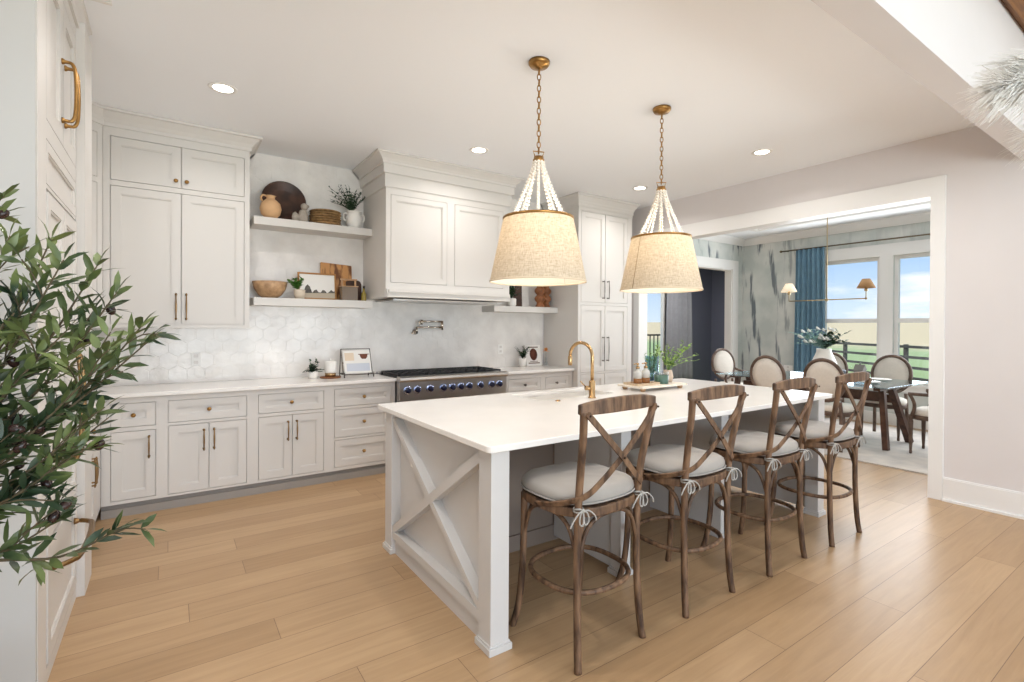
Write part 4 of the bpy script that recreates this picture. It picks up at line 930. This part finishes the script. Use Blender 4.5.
b = MB(); b.box(1.405, 1.42, 5.045, 5.062, Z2+.135, Z2+.20); b.box(1.535, 1.55, 5.045, 5.062, Z2+.135, Z2+.20); b.box(1.395, 1.56, 5.042, 5.065, Z2+.20, Z2+.215); b.box(1.395, 1.56, 5.0, 5.105, Z2+.134, Z2+.142); b.build('wooden_handle', LWOOD, r)
r = thing('oil_bottle', 'small golden oil bottle at the hood end of the lower shelf', 'bottle', (1.648, 5.06, Z2))
MB().lathe([(0, 0), (.024, 0), (.026, .01), (.026, .07), (.010, .10), (.009, .128), (0, .128)], (1.632, 5.06, Z2), 16).build('glass', GOLDOIL, r); MB().lathe([(.011, .128), (.011, .15), (0, .152)], (1.632, 5.06, Z2), 10).build('stopper', BLACKM, r)
# left counter
r = thing('potted_plant', 'small trailing plant in a white pot on the worktop left of the range', 'plant', (1.14, 5.05, ZK))
MB().lathe([(0, 0), (.036, 0), (.046, .03), (.046, .065), (.04, .07), (.036, .065), (0, .06)], (1.14, 5.05, ZK), 20).build('pot', WHITEC, r)
b = MB(); rr = random.Random(9)
for i in range(17):
    a = rr.uniform(0, 2*PI); R1 = rr.uniform(.02, .10); sprig(b, (1.14, 5.05, ZK+.06), (1.14+R1*math.cos(a), 5.05+R1*math.sin(a), ZK+.08+rr.uniform(-.02, .11)), 7, .04, .022, rr)
b.build('foliage', LEAFD, r)
r = thing('wooden_coaster', 'round brown wood board under the white canister', 'board', (1.30, 5.04, ZK)); MB().lathe([(0, 0), (.095, 0), (.1, .006), (.095, .014), (0, .014)], (1.30, 5.04, ZK), 32).build('disc', MWOOD, r); 
r = thing('canister', 'white canister with gold base on the round wood board', 'canister', (1.30, 5.04, ZK+.014))
MB().lathe([(0, 0), (.05, 0), (.052, .035), (0, .035)], (1.30, 5.04, ZK+.0145), 24).build('gold_base', BRASS2, r)
MB().lathe([(.055, .0352), (.057, .05), (.057, .14), (.052, .15), (0, .15)], (1.30, 5.04, ZK+.0145), 24).build('body', WHITEC, r)
MB().lathe([(.012, .15), (.008, .158), (.014, .17), (0, .178)], (1.30, 5.04, ZK+.0145), 14).build('lid_knob', WHITEC, r)
r = thing('wire_stand', 'black wire cookbook stand on the worktop beside the range', 'stand', (1.555, 5.0, ZK))
b = MB(); x0, x1 = 1.41, 1.70; t = .0045
b.tube([(x0, 4.99, ZK+.03), (x0, 5.08, ZK+.275), (x1, 5.08, ZK+.275), (x1, 4.99, ZK+.03)], t, 6)
b.tube([(x0, 5.03, ZK+.14), (x1, 5.03, ZK+.14)], t, 6); b.tube([(x0, 4.945, ZK+.05), (x0, 4.945, ZK+.03), (x0, 5.12, ZK+.03)], t, 6); b.tube([(x1, 4.945, ZK+.05), (x1, 4.945, ZK+.03), (x1, 5.12, ZK+.03)], t, 6)
b.tube([(x0, 4.945, ZK+.03), (x1, 4.945, ZK+.03)], t, 6); b.tube([(x0, 5.12, ZK+.03), (x1, 5.12, ZK+.03)], t, 6); b.tube([(x0, 5.12, ZK+.03), (x0, 5.08, ZK+.275)], t, 6); b.tube([(x1, 5.12, ZK+.03), (x1, 5.08, ZK+.275)], t, 6)
for x in (x0, x1):
    for y in (4.95, 5.115): b.lathe([(.007, 0), (.005, .03)], (x, y, ZK), 8)
b.build('wire_frame', mat('dark_wire', (96, 88, 82), .4, .8), r)
r = thing('cookbook', 'open white cookbook with pan picture on the wire stand', 'book', (1.555, 5.0, ZK+.035))
Mf = lean(1.555, 4.985, ZK+.036, 20); MB().box(-.135, .135, -.010, -.001, 0, .235, M=Mf).build('pages', PAPER, r)
b = MB(); b.prism([(-.0+.03, .19), (.035, .165), (.05, .145), (.09, .145), (.105, .165), (.11, .19)][::-1], -.0115, -.010, M=Mf); b.box(.015, .125, -.0115, -.010, .19, .197, M=Mf); b.build('printed_pan', BROWNP, r)
b = MB(); b.box(-.12, -.03, -.0115, -.010, .13, .21, M=Mf); b.build('printed_card', mat('printed_beige', (226, 206, 182), .8), r)
MB().box(-.11, .12, -.0115, -.010, .02, .10, M=Mf).build('printed_block', mat('printed_blue_grey', (204, 208, 218), .8), r)
# right shelf
r = thing('potted_plant', 'dark plant in a white pot against the hood on the right shelf', 'plant', (3.47, 5.09, Z3))
MB().lathe([(0, 0), (.04, 0), (.052, .02), (.052, .09), (.04, .10), (0, .095)], (3.47, 5.08, Z3), 18).build('pot', WHITEC, r)
b = MB(); rr = random.Random(10)
for i in range(16):
    a = rr.uniform(0, 2*PI); R1 = rr.uniform(.03, .15); sprig(b, (3.46, 5.08, Z3+.09), (3.44+R1*math.cos(a), 5.08+R1*math.sin(a)*.6, Z3+.14+rr.uniform(0, .16)), 9, .06, .03, rr)
b.build('foliage', LEAFD, r)
Mf = lean(3.63, 5.16, Z3+.001, 10, .0); b = MB(); b.prism([(-.10, 0), (.04, 0), (.075, .34), (.0, .34)][::-1], -.012, .012, M=Mf); tag(b.build('cutting_board', DWOOD), 'dark tapered wooden board leaning on the shelf right of the hood', 'cutting board')
Mf = lean(3.755, 5.19, Z3+.001, 6); tag(MB().box(-.055, .055, -.01, .01, 0, .34, M=Mf).build('marble_board', mat('white_marble', (226, 220, 214), .3, noise=.12, nscale=9), bevel=.004), 'white marble board leaning on the shelf right of the hood', 'board')
def candlestick(x, y, s, label):
    pr = [(0, 0), (.055, 0), (.06, .015), (.045, .035), (.04, .06), (.062, .085), (.072, .11), (.062, .135), (.04, .16), (.062, .185), (.072, .21), (.062, .235), (.04, .26), (.05, .285), (.058, .30), (.058, .315), (0, .315)]
    tag(MB().lathe([(a*s, c*s) for a, c in pr], (x, y, Z3), 24).build('wooden_candlestick', MWOOD), label, 'candlestick', 'turned wood candlesticks on the right shelf')
candlestick(3.885, 5.06, .98, 'turned brown wooden candlestick beside the marble board')
candlestick(4.035, 5.13, 1.0, 'turned brown wooden candlestick against the pantry side')
# right counter
r = thing('potted_plant', 'small dark green plant in a white pot right of the range', 'plant', (3.67, 5.13, ZK))
MB().lathe([(0, 0), (.038, 0), (.05, .11), (.044, .11), (.036, .02), (0, .02)], (3.67, 5.13, ZK), 18).build('pot', WHITEC, r)
b = MB(); rr = random.Random(11)
for i in range(18):
    a = rr.uniform(0, 2*PI); R1 = rr.uniform(.03, .11); sprig(b, (3.67, 5.13, ZK+.10), (3.67+R1*math.cos(a), 5.13+R1*math.sin(a), ZK+.13+rr.uniform(0, .12)), 8, .04, .018, rr)
b.build('foliage', LEAFD, r)
r = thing('cookbook', 'white cookbook with brown cover picture leaning on the tiles', 'book', (3.88, 5.19, ZK)); Mf = lean(3.88, 5.17, ZK+.001, 10)
MB().box(-.12, .12, -.012, .012, 0, .27, M=Mf).build('cover', PAPER, r, bevel=.002); b = MB(); b.lathe([(0, 0), (.055, 0), (.06, .002), (0, .003)], n=20, M=Mf @ Matrix.Translation((0, -.012, .15)) @ Matrix.Rotation(PI/2, 4, 'X'), sy=1.3); b.build('cover_picture', BROWNP, r)
b = MB(); b.box(-.08, .08, -.014, -.012, .235, .25, M=Mf); b.box(-.09, .09, -.014, -.012, .03, .045, M=Mf); b.box(-.06, .06, -.014, -.012, .055, .063, M=Mf); b.build('cover_bands', mat('cover_brown_grey', (136, 116, 104), .7), r)
r = thing('bud_vase', 'clear glass bud vase with an orange flower by the pantry', 'vase', (4.03, 5.10, ZK))
MB().lathe([(.022, 0), (.026, .004), (.026, .05), (.012, .075), (.014, .11), (.011, .11), (.009, .075), (.022, .05), (.02, .006), (0, .006)], (4.02, 5.10, ZK), 16).build('glass', CGLASS, r)
b = MB(); b.tube([(4.02, 5.10, ZK+.02), (4.02, 5.10, ZK+.19)], .002, 6); b.build('stem', LEAFD, r)
b = MB(); rr = random.Random(12)
for k in range(28):
    a = rr.uniform(0, 2*PI); e_ = rr.uniform(-.2, 1.3); d = Vector((math.cos(a)*math.cos(e_), math.sin(a)*math.cos(e_), math.sin(e_))); b.leaf(Vector((4.02, 5.10, ZK+.195)), d, .05, .026)
b.build('petals', ORANGEF, r)

# ================================================================== OLIVE TREE
def make_tree():
    rr = random.Random(21)
    r = thing('olive_tree', 'large leafy olive tree with dark olives in front of the fridge housing end', 'tree', (-.62, 1.66, 0))
    B0 = Vector((-.62, 1.66, .0))
    MB().lathe([(0, 0), (.15, 0), (.19, .1), (.2, .34), (.21, .36), (.18, .36), (.17, .3), (0, .3)], (B0.x, B0.y, 0), 28).build('planter', mat('grey_planter', (150, 146, 140), .8), r)
    tr = MB(); fo = MB(); ends = []
    tr.tube(smooth_path([(B0.x, B0.y, .3), (B0.x+.01, B0.y-.01, .5), (B0.x-.0, B0.y+.01, .75)], 4), .018, 8)
    D = [(.12, .03, .68, 2), (.36, .0, .78), (.30, -.03, 1.02), (.29, -.06, .98), (.26, .0, .94), (.42, -.09, .88), (.50, -.10, .78)]
    # tips as world points
    tips = [(-.33, 1.72, 1.72), (-.27, 1.66, 1.66), (-.19, 1.62, 1.655), (-.16, 1.56, 1.60), (-.10, 1.60, 1.60), (-.06, 1.56, 1.53), (-.01, 1.50, 1.445), (.005, 1.52, 1.41), (-.08, 1.48, 1.36), (-.10, 1.58, 1.30),
            (-.10, 1.50, 1.24), (-.08, 1.60, 1.215), (-.12, 1.50, 1.16), (-.22, 1.60, 1.52), (-.26, 1.55, 1.45), (-.34, 1.50, 1.55), (-.38, 1.60, 1.62), (-.30, 1.50, 1.30), (-.25, 1.62, 1.22), (-.20, 1.52, 1.10),
            (-.17, 1.60, 1.05), (-.055, 1.54, .885), (-.16, 1.56, .93), (-.30, 1.56, .93), (-.40, 1.50, 1.05), (-.42, 1.58, 1.20),
            (-.45, 1.52, 1.40), (-.48, 1.66, 1.60), (-.58, 1.60, 1.75), (-.70, 1.66, 1.7), (-.85, 1.6, 1.5), (-.9, 1.7, 1.25), (-.85, 1.55, 1.0), (-.62, 1.5, 1.3), (-.55, 1.62, 1.0), (-.33, 1.62, 1.40), (-.20, 1.64, 1.40), (-.15, 1.56, 1.44), (-.36, 1.60, 1.30), (-.30, 1.66, 1.15), (-.26, 1.56, 1.32)]
    fork = Vector((B0.x+.0, B0.y, .72))
    def leafy(path, n, Ls=.05):
        for i in range(n):
            t = (i+.5)/n; k = t*(len(path)-1); a_ = int(k); q = path[a_].lerp(path[min(a_+1, len(path)-1)], k-a_); d = (path[min(a_+1, len(path)-1)]-path[a_-1 if a_ else 0]).normalized()
            s1 = d.orthogonal().normalized(); s1.rotate(Matrix.Rotation(rr.uniform(0, PI), 3, d))
            for sg in (-1, 1):
                dd = d*rr.uniform(.5, 1.1)+s1*sg*rr.uniform(.5, 1)+Vector((0, 0, rr.uniform(-.1, .25)))
                fo.leaf(q, dd, rr.uniform(.045, .072), rr.uniform(.012, .018), up=(rr.uniform(-.6, .6), rr.uniform(-.9, .2), rr.uniform(.3, 1)), curl=rr.uniform(-.1, .4))
        fo.leaf(path[-1], path[-1]-path[-2], .05, .012)
    ol = []
    for i, tp in enumerate(tips):
        T = Vector(tp)-Vector((.045, -.01, -.045 if tp[2] < 1.1 else .02)); L = (T-fork).length
        m1 = fork.lerp(T, .45)+Vector((rr.uniform(-.03, .03), rr.uniform(-.04, .04), .02+.05*rr.random()))
        lowside = T.z < .98
        if lowside: m1.z = fork.z+.16
        path = smooth_path([fork, m1, fork.lerp(T, .75)+Vector((rr.uniform(-.02, .02), rr.uniform(-.02, .02), .0 if lowside else .01)), T], 6)
        tr.tube(path, [.006*(1-.75*j/(len(path)-1)) for j in range(len(path))], 5)
        st = int(len(path)*.38); leafy(path[st:], max(5, int(L*16)))
        for s_ in range(3):
            k = rr.randint(st, len(path)-3); p = path[k]; d = (path[k+1]-path[k-1]).normalized()
            e1 = p+d*rr.uniform(.04, .08)+Vector((rr.uniform(-.06, .06), rr.uniform(-.06, .06), rr.uniform(-.05, .07)))
            sp_ = smooth_path([p, p.lerp(e1, .5)+Vector((0, 0, .01)), e1], 3); tr.tube(sp_, .0017, 5); leafy(sp_, 3)
            if rr.random() < .22: ol.append((e1, d))
    for px in ((-.215, 1.62, 1.63), (-.20, 1.66, 1.60), (-.155, 1.60, 1.535), (-.175, 1.56, 1.50), (-.11, 1.56, 1.455), (-.13, 1.55, 1.415), (-.16, 1.52, 1.09), (-.19, 1.56, 1.13)): ol.append((Vector(px), Vector((1, 0, .3))))
    tr.build('branches', BARK, r); fo.build('foliage', LEAFO, r)
    om = MB(); om.sphere((0, 0, 0), .0105, 12, (1, 1, 1.45)); first = None
    for k, (p, d) in enumerate(ol[:26]):
        if first is None: first = om.build('olive', OLIVE, r); o = first
        else: o = first.copy(); col.objects.link(o); o.parent = r
        o.location = Vector(p)-W[r]; o.rotation_euler = (rr.uniform(.2, 1.3), 0, rr.uniform(0, 6))
make_tree()

# ================================================================== WHITE PLUMES (right edge)
r = thing('pampas_vase', 'feathery white plumes hanging into view below the timber beam', 'plant', (3.05, .05, 0))
MB().lathe([(0, 0), (.12, 0), (.17, .2), (.15, .45), (.06, .62), (.07, .7), (.06, .7), (.05, .62), (0, .3)], (3.05, .05, 0), 28).build('vase', WHITEC, r)
def plume(tip, root, seed):
    rr = random.Random(seed); b = MB(); st = MB()
    root = Vector(root); tip = Vector(tip)
    st.tube(smooth_path([(3.05, .05, .6), Vector((3.05, .05, .6)).lerp(root, .5)+Vector((.06, -.06, .15)), root], 6), .004, 6); st.build('stem', LWOOD, r)
    ax = tip-root; L = ax.length; ax.normalize()
    for i in range(900):
        t = rr.random()**.8; p = root+ax*L*t*.75
        o_ = Vector((rr.uniform(-1, 1), rr.uniform(-1, 1), rr.uniform(-1, 1))); o_ -= ax*o_.dot(ax); o_.normalize()
        ln = rr.uniform(.12, .24)*(1-.3*t); e_ = p+ax*ln*.85+o_*ln*rr.uniform(.15, .7)-Vector((0, 0, ln*.18))
        m_ = p.lerp(e_, .5)+Vector((0, 0, ln*.08))
        b.tube([p, m_, e_], [.0017, .0014, .0005], 3)
    b.build('plume', PLUME, r)
plume((2.545, .57, 2.34), (2.83, .37, 2.36), 1)
plume((2.62, .53, 2.41), (2.85, .34, 2.45), 4)
plume((2.70, .44, 2.17), (2.90, .32, 2.24), 2)

# ================================================================== DINING ROOM
b = MB(); b.box(6.09, 8.55, .9, 4.95, .0005, .014); tag(b.build('area_rug', RUG), 'pale grey rug under the dining table', 'rug')
r = thing('dining_table', 'glass-topped dining table with dark wooden trestle base', 'dining table', (7.22, 3.25, .014))
MB().box(6.60, 7.86, 2.24, 4.36, .745, .760).build('glass_top', TGLASS, r, bevel=.003)
def lg(p, q, w_=.035): return MB().tube([p, q], .03, 4, flat=(w_*.8, w_)).build('leg', TABLEW, r)
for y, s in ((2.40, -1), (4.20, 1)):
    lg((6.86, y+s*.06, .0145), (6.90, y, .72)); lg((7.58, y+s*.06, .0145), (7.16, y, .72)); 
    MB().box(6.75, 7.70, y-.035, y+.035, .70, .744).build('crossbar', TABLEW, r)
MB().tube([(7.0, 2.43, .62), (7.35, 4.17, .62)], .03, 4, flat=(.05, .03)).build('stretcher', TABLEW, r)
MB().tube([(7.35, 2.43, .56), (7.0, 4.17, .60)], .03, 4, flat=(.05, .03)).build('stretcher', TABLEW, r)
def make_chair(arms=False):
    r = thing('dining_armchair' if arms else 'dining_chair', 'c', 'armchair' if arms else 'dining chair', (0, 0, 0), 0, 'oval-back dining chairs round the glass table')
    def leg(x, y, path): return MB().tube(path, [.024, .020, .017, .014, .017][:len(path)], 10).build('leg', DINEW, r, local=True)
    for s in (-1, 1):
        MB().lathe([(.013, 0), (.016, .02), (.013, .04), (.018, .12), (.021, .30), (.024, .37), (.018, .385), (.026, .40), (.026, .44)], (s*.20, .20, 0), 12).build('leg', DINEW, r, local=True)
        MB().tube(smooth_path([(s*.19, -.24, 0), (s*.18, -.215, .2), (s*.175, -.20, .42), (s*.165, -.205, .56)], 4), .02, 10).build('leg', DINEW, r, local=True)
    K = 26; ring = []
    for k in range(K):
        a = 2*PI*k/K; ring.append((.245*math.copysign(abs(math.cos(a))**.7, math.cos(a))*(1 if math.sin(a) > 0 else .9), .0+.225*math.copysign(abs(math.sin(a))**.7, math.sin(a))))
    def loft(sec, nm, m):
        vs = []; fs = []
        for sc_, z in sec: vs += [(p[0]*sc_, p[1]*sc_, z) for p in ring]
        for i in range(len(sec)-1):
            for k in range(K): fs.append((i*K+k, i*K+(k+1) % K, (i+1)*K+(k+1) % K, (i+1)*K+k))
        fs += [tuple(range(K-1, -1, -1)), tuple(range((len(sec)-1)*K, len(sec)*K))]
        return MB().add(vs, fs, True).build(nm, m, r, local=True)
    loft([(1, .39), (1, .435), (.98, .44)], 'seat_frame', DINEW); loft([(.96, .44), (1.0, .455), (.98, .49), (.8, .512), (.4, .52)], 'seat_cushion', UPH)
    T = Matrix.Translation((0, -.225, .80)) @ Matrix.Rotation(math.radians(9), 4, 'X')
    ov = lambda a, rx, rz: (rx*math.cos(a), 0, rz*math.sin(a))
    MB().tube([T @ Vector(ov(2*PI*k/40, .215, .245)) for k in range(40)], .021, 8, closed=True).build('oval_frame', DINEW, r, local=True)
    b = MB(); n = 32; vs = []; fs = []
    for sc_, y in ((0.01, -.036), (.6, -.032), (.98, -.01), (.98, .01), (.6, .035), (.01, .042)):
        vs += [tuple(T @ Vector((.2*sc_*math.cos(2*PI*k/n), y, .23*sc_*math.sin(2*PI*k/n)))) for k in range(n)]
    for i in range(5):
        for k in range(n): fs.append((i*n+k, i*n+(k+1) % n, (i+1)*n+(k+1) % n, (i+1)*n+k))
    b.add(vs, fs, True); b.build('back_pad', UPH, r, local=True)
    if arms:
        for s in (-1, 1):
            MB().tube(smooth_path([(s*.205, -.235, .74), (s*.255, -.15, .70), (s*.28, 0, .685), (s*.28, .20, .68)], 5), .019, 8).build('armrest', DINEW, r, local=True)
            MB().tube(smooth_path([(s*.28, .19, .675), (s*.28, .165, .63), (s*.265, .15, .57), (s*.24, .16, .50), (s*.215, .19, .43)], 5), .018, 8).build('arm_support', DINEW, r, local=True)
    return r
c1 = make_chair(); ac = make_chair(True)
RZ = .0145
def put(o, first, x, y, a, lb):
    if first: o.location = (x, y, RZ); o.rotation_euler = (0, 0, a); o['label'] = lb
    else: dup(o, None, (x, y, RZ), a, lb)
put(c1, False, 6.55, 3.45, -PI/2, 'oval-back dining chair on the kitchen side, farther from the white casing')
put(c1, False, 7.75, 2.66, PI/2+.05, 'oval-back dining chair on the window side, facing the kitchen')
put(c1, False, 7.75, 3.42, PI/2, 'oval-back dining chair on the window side, half hidden behind the flower vase')
put(c1, True, 6.55, 2.78, -PI/2, 'oval-back dining chair on the kitchen side, directly in front of the flower vase')
put(ac, False, 7.60, 4.72, PI-.3, 'oval-back dining armchair at the table end near the navy room')
put(ac, True, 7.13, 1.93, 0, 'dining armchair at the table end, partly behind the white casing')
# vase and objects on the table
TZ = .7605
r = thing('flower_vase', 'white tapered vase of eucalyptus and white flowers on the glass table', 'vase', (6.98, 3.07, TZ))
X, Y = 6.98, 3.07
MB().lathe([(0, 0), (.18, 0), (.20, .02), (.18, .12), (.125, .26), (.085, .36), (.085, .40), (.075, .40), (.075, .37), (0, .3)], (X, Y, TZ), 28).build('vase', WHITEC, r)
b = MB(); g2 = MB(); fl = MB(); rr = random.Random(14)
ux, uy = cr.x, cr.y
for i in range(26):
    a = rr.uniform(-1, .25); e_ = rr.uniform(.08, .30); sprig(b, (X, Y, TZ+.38), (X+ux*a*.38+rr.uniform(-.1, .1), Y+uy*a*.38+rr.uniform(-.1, .1), TZ+.36+e_), 13, .055, .028, rr)
for i in range(15):
    a = rr.uniform(.1, 1.0); e_ = rr.uniform(.08, .36); sprig(g2, (X, Y, TZ+.38), (X+ux*a*.33+rr.uniform(-.08, .08), Y+uy*a*.33+rr.uniform(-.08, .08), TZ+.38+e_), 12, .06, .04, rr)
b.build('eucalyptus', LEAFT, r); g2.build('dark_foliage', LEAFD, r)
for i in range(15):
    a = -1+1.2*rr.random(); c = Vector((X+ux*a*.36-.08, Y+uy*a*.36-.1*rr.random(), TZ+.44+rr.uniform(0, .22)))
    for k in range(14): an = 2*PI*k/14; fl.leaf(c, Vector((math.cos(an), math.sin(an)*.6-.4, .35+math.sin(an)*.3)), .052, .024)
fl.build('white_flowers', mat('white_petals', (240, 240, 236), .7), r)
r = thing('lantern', 'small grey house-shaped lantern on the glass table', 'lantern', (7.35, 2.80, TZ))
b = MB(); b.box(7.29, 7.41, 2.75, 2.85, TZ, TZ+.13); b.prism([(7.285, TZ+.13), (7.415, TZ+.13), (7.35, TZ+.20)][::-1], 2.745, 2.855); b.lathe([(.008, 0), (.008, .03), (0, .03)], (7.35, 2.80, TZ+.195), 8); b.build('body', mat('grey_lantern', (116, 112, 108), .6), r)
tag(MB().lathe([(0, 0), (.06, 0), (.09, .05), (.085, .05), (.055, .01), (0, .01)], (6.75, 3.65, TZ), 22).build('brass_dish', mat('gold_glass_dish', (198, 176, 136), .25, .5)), 'gold dish on the glass table left of the flower vase', 'dish')
tag(MB().lathe([(0, 0), (.05, 0), (.075, .10), (.07, .115), (.0, .12)], (7.30, 3.02, TZ), 22).build('grey_bowl', mat('grey_blue_pot', (104, 112, 124), .5)), 'grey-blue lidded pot on the glass table right of the flower vase', 'pot')
for x, y, lb in ((7.1, 2.62, 'white place setting plate on the glass table near the lantern'), (7.55, 2.66, 'white place setting plate in front of the window-side chair')):
    tag(MB().lathe([(0, 0), (.09, 0), (.135, .016), (.13, .018), (.085, .006), (0, .006)], (x, y, TZ), 28).build('dinner_plate', WHITEC), lb, 'plate')
# chandelier
r = thing('chandelier', 'slim brass bar chandelier with two small shades above the dining table', 'chandelier', (7.2, 3.14, 3.22)); CX, CY = 7.2, 3.14
CB = mat('pale_brass', (176, 158, 124), .3, 1)
MB().lathe([(0, 3.185), (.06, 3.19), (.06, 3.219), (0, 3.219)], (CX, CY, 0), 20).build('ceiling_plate', CB, r)
MB().tube([(CX, CY, 3.2), (CX, CY, 1.78)], .007, 8).build('rod', CB, r)
b = MB(); b.tube([(CX, 2.685, 1.80), (CX, 3.63, 1.80)], .008, 8); b.sphere((CX, 3.14, 1.80), .022, 10); b.sphere((CX, 2.685, 1.80), .016, 8)
b.build('bar', CB, r)
for y, z, m in ((3.63, 1.94, mat('lit_cream_shade', (240, 226, 204), .8, emis=(255, 232, 196), estr=.55)), (2.685, 1.94, mat('tan_raffia_shade', (190, 150, 108), .8))):
    s_ = MB(); s_.lathe([(.102, z-.01), (.044, z+.105), (.041, z+.105), (.099, z-.01)], (CX, y, 0), 26, closed=True); sh = s_.build('lamp_shade', m, r)
    a_ = MB(); a_.tube([(CX, y, 1.80), (CX, y, z+.06)], .006, 8); a_.lathe([(.018, z-.05), (.02, z-.03), (.012, z), (0, z)], (CX, y, 0), 12); a_.tube([(CX-.05, y, z+.10), (CX+.05, y, z+.10)], .003, 6); a_.build('candle_arm', CB, r)
# curtain and rod
def curtain(name, lb, m, p0, p1, z0, z1, amp, waves, nrm, parent=None):
    p0 = Vector(p0); p1 = Vector(p1); nn = Vector(nrm); K = waves*10; vs = []; fs = []
    rows = 8
    for j in range(rows+1):
        t = j/rows; z = z0+(z1-z0)*t; fl_ = 1+.12*(1-t)
        for i in range(K+1):
            s = i/K; q = p0.lerp(p1, .5+(s-.5)*fl_); q = q+nn*(amp*math.sin(2*PI*waves*s)*(1-.25*t)+amp*.3*math.sin(2*PI*waves*s*.37+2*t)); vs.append((q.x, q.y, z))
    for j in range(rows):
        for i in range(K): a = j*(K+1)+i; fs.append((a, a+1, a+K+2, a+K+1))
    o = MB().add(vs, fs, True).build(name, m); sol = o.modifiers.new('thickness', 'SOLIDIFY'); sol.thickness = .004
    return tag(o, lb, 'curtain')
curtain('curtain', 'teal blue curtain beside the dining windows', BLUEC, (XW-.10, 4.28, 0), (XW-.10, 3.83, 0), .02, 2.73, .035, 6, (1, 0, 0))
b = MB(); b.tube([(XW-.10, 4.52, 2.735), (XW-.10, .7, 2.735)], .011, 10); b.sphere((XW-.10, 4.53, 2.735), .022, 10)
for y in (4.45, 2.5, .8): b.tube([(XW-.1, y, 2.735), (XW-.0005, y, 2.735)], .007, 8)
tag(b.build('curtain_rod', mat('dark_brass_rod', (120, 108, 88), .4, .8)), 'thin brass curtain rod above the dining windows', 'curtain rod')
curtain('curtain', 'charcoal grey curtain by the window in the navy room', GREYC, (9.40, 7.45, 0), (10.25, 7.45, 0), .02, 2.7, .05, 5, (0, 1, 0))
b = MB(); b.tube([(8.3, 7.45, 2.72), (10.6, 7.45, 2.72)], .012, 8); b.tube([(8.5, 7.45, 2.72), (8.5, 7.6, 2.72)], .008, 6); b.tube([(10.4, 7.45, 2.72), (10.4, 7.6, 2.72)], .008, 6); tag(b.build('curtain_rod', BLACKM), 'black curtain rod in the navy room', 'curtain rod')
# outdoors: field fence and porch railing
A = Vector((19.0, 9.6, 0)); Bp = Vector((9.9, 1.6, 0))
def fence(name, lb, pts, zb, H, rails, m, post_w=.09, step=2.4):
    r = thing(name, lb, 'fence', (pts[0][0], pts[0][1], zb)); p, q = Vector(pts[0]), Vector(pts[1]); L = (q-p).length; d = (q-p)/L; n = int(L/step)
    for i in range(n+1):
        c = p+d*(L*i/n); MB().box(c.x-post_w/2, c.x+post_w/2, c.y-post_w/2, c.y+post_w/2, zb, zb+H+.06).build('post', m, r)
    ang = math.atan2(d.y, d.x); Mr = Matrix.Translation((p.x, p.y, zb)) @ Matrix.Rotation(ang, 4, 'Z')
    for k in range(rails):
        z = H*(.16+.84*k/(rails-1)); MB().box(0, L, -.06, -.03, z-.035, z+.035, M=Mr).build('rail', m, r)
fence('field_fence', 'dark four-rail timber fence across the lawn outside the dining windows', [(20.5, 11.2), (11.9, -1.0)], -.36, 1.30, 5, FENCE)
r = thing('porch_railing', 'black metal porch railing outside the navy room window', 'railing', (9.0, 8.6, 0))
b = MB(); b.box(8.0, 11.4, 8.58, 8.62, 1.20, 1.24); b.box(8.0, 11.4, 8.58, 8.62, .2, .24); b.build('rails', BLACKM, r)
for k in range(22): MB().box(8.05+k*.15, 8.07+k*.15, 8.59, 8.61, .24, 1.2).build('baluster', BLACKM, r)
struct(MB().box(4.5, 11.4, 7.72, 8.9, -.3, -.001).build('floor_porch', mat('porch_concrete', (170, 166, 160), .9)))
# end of scene
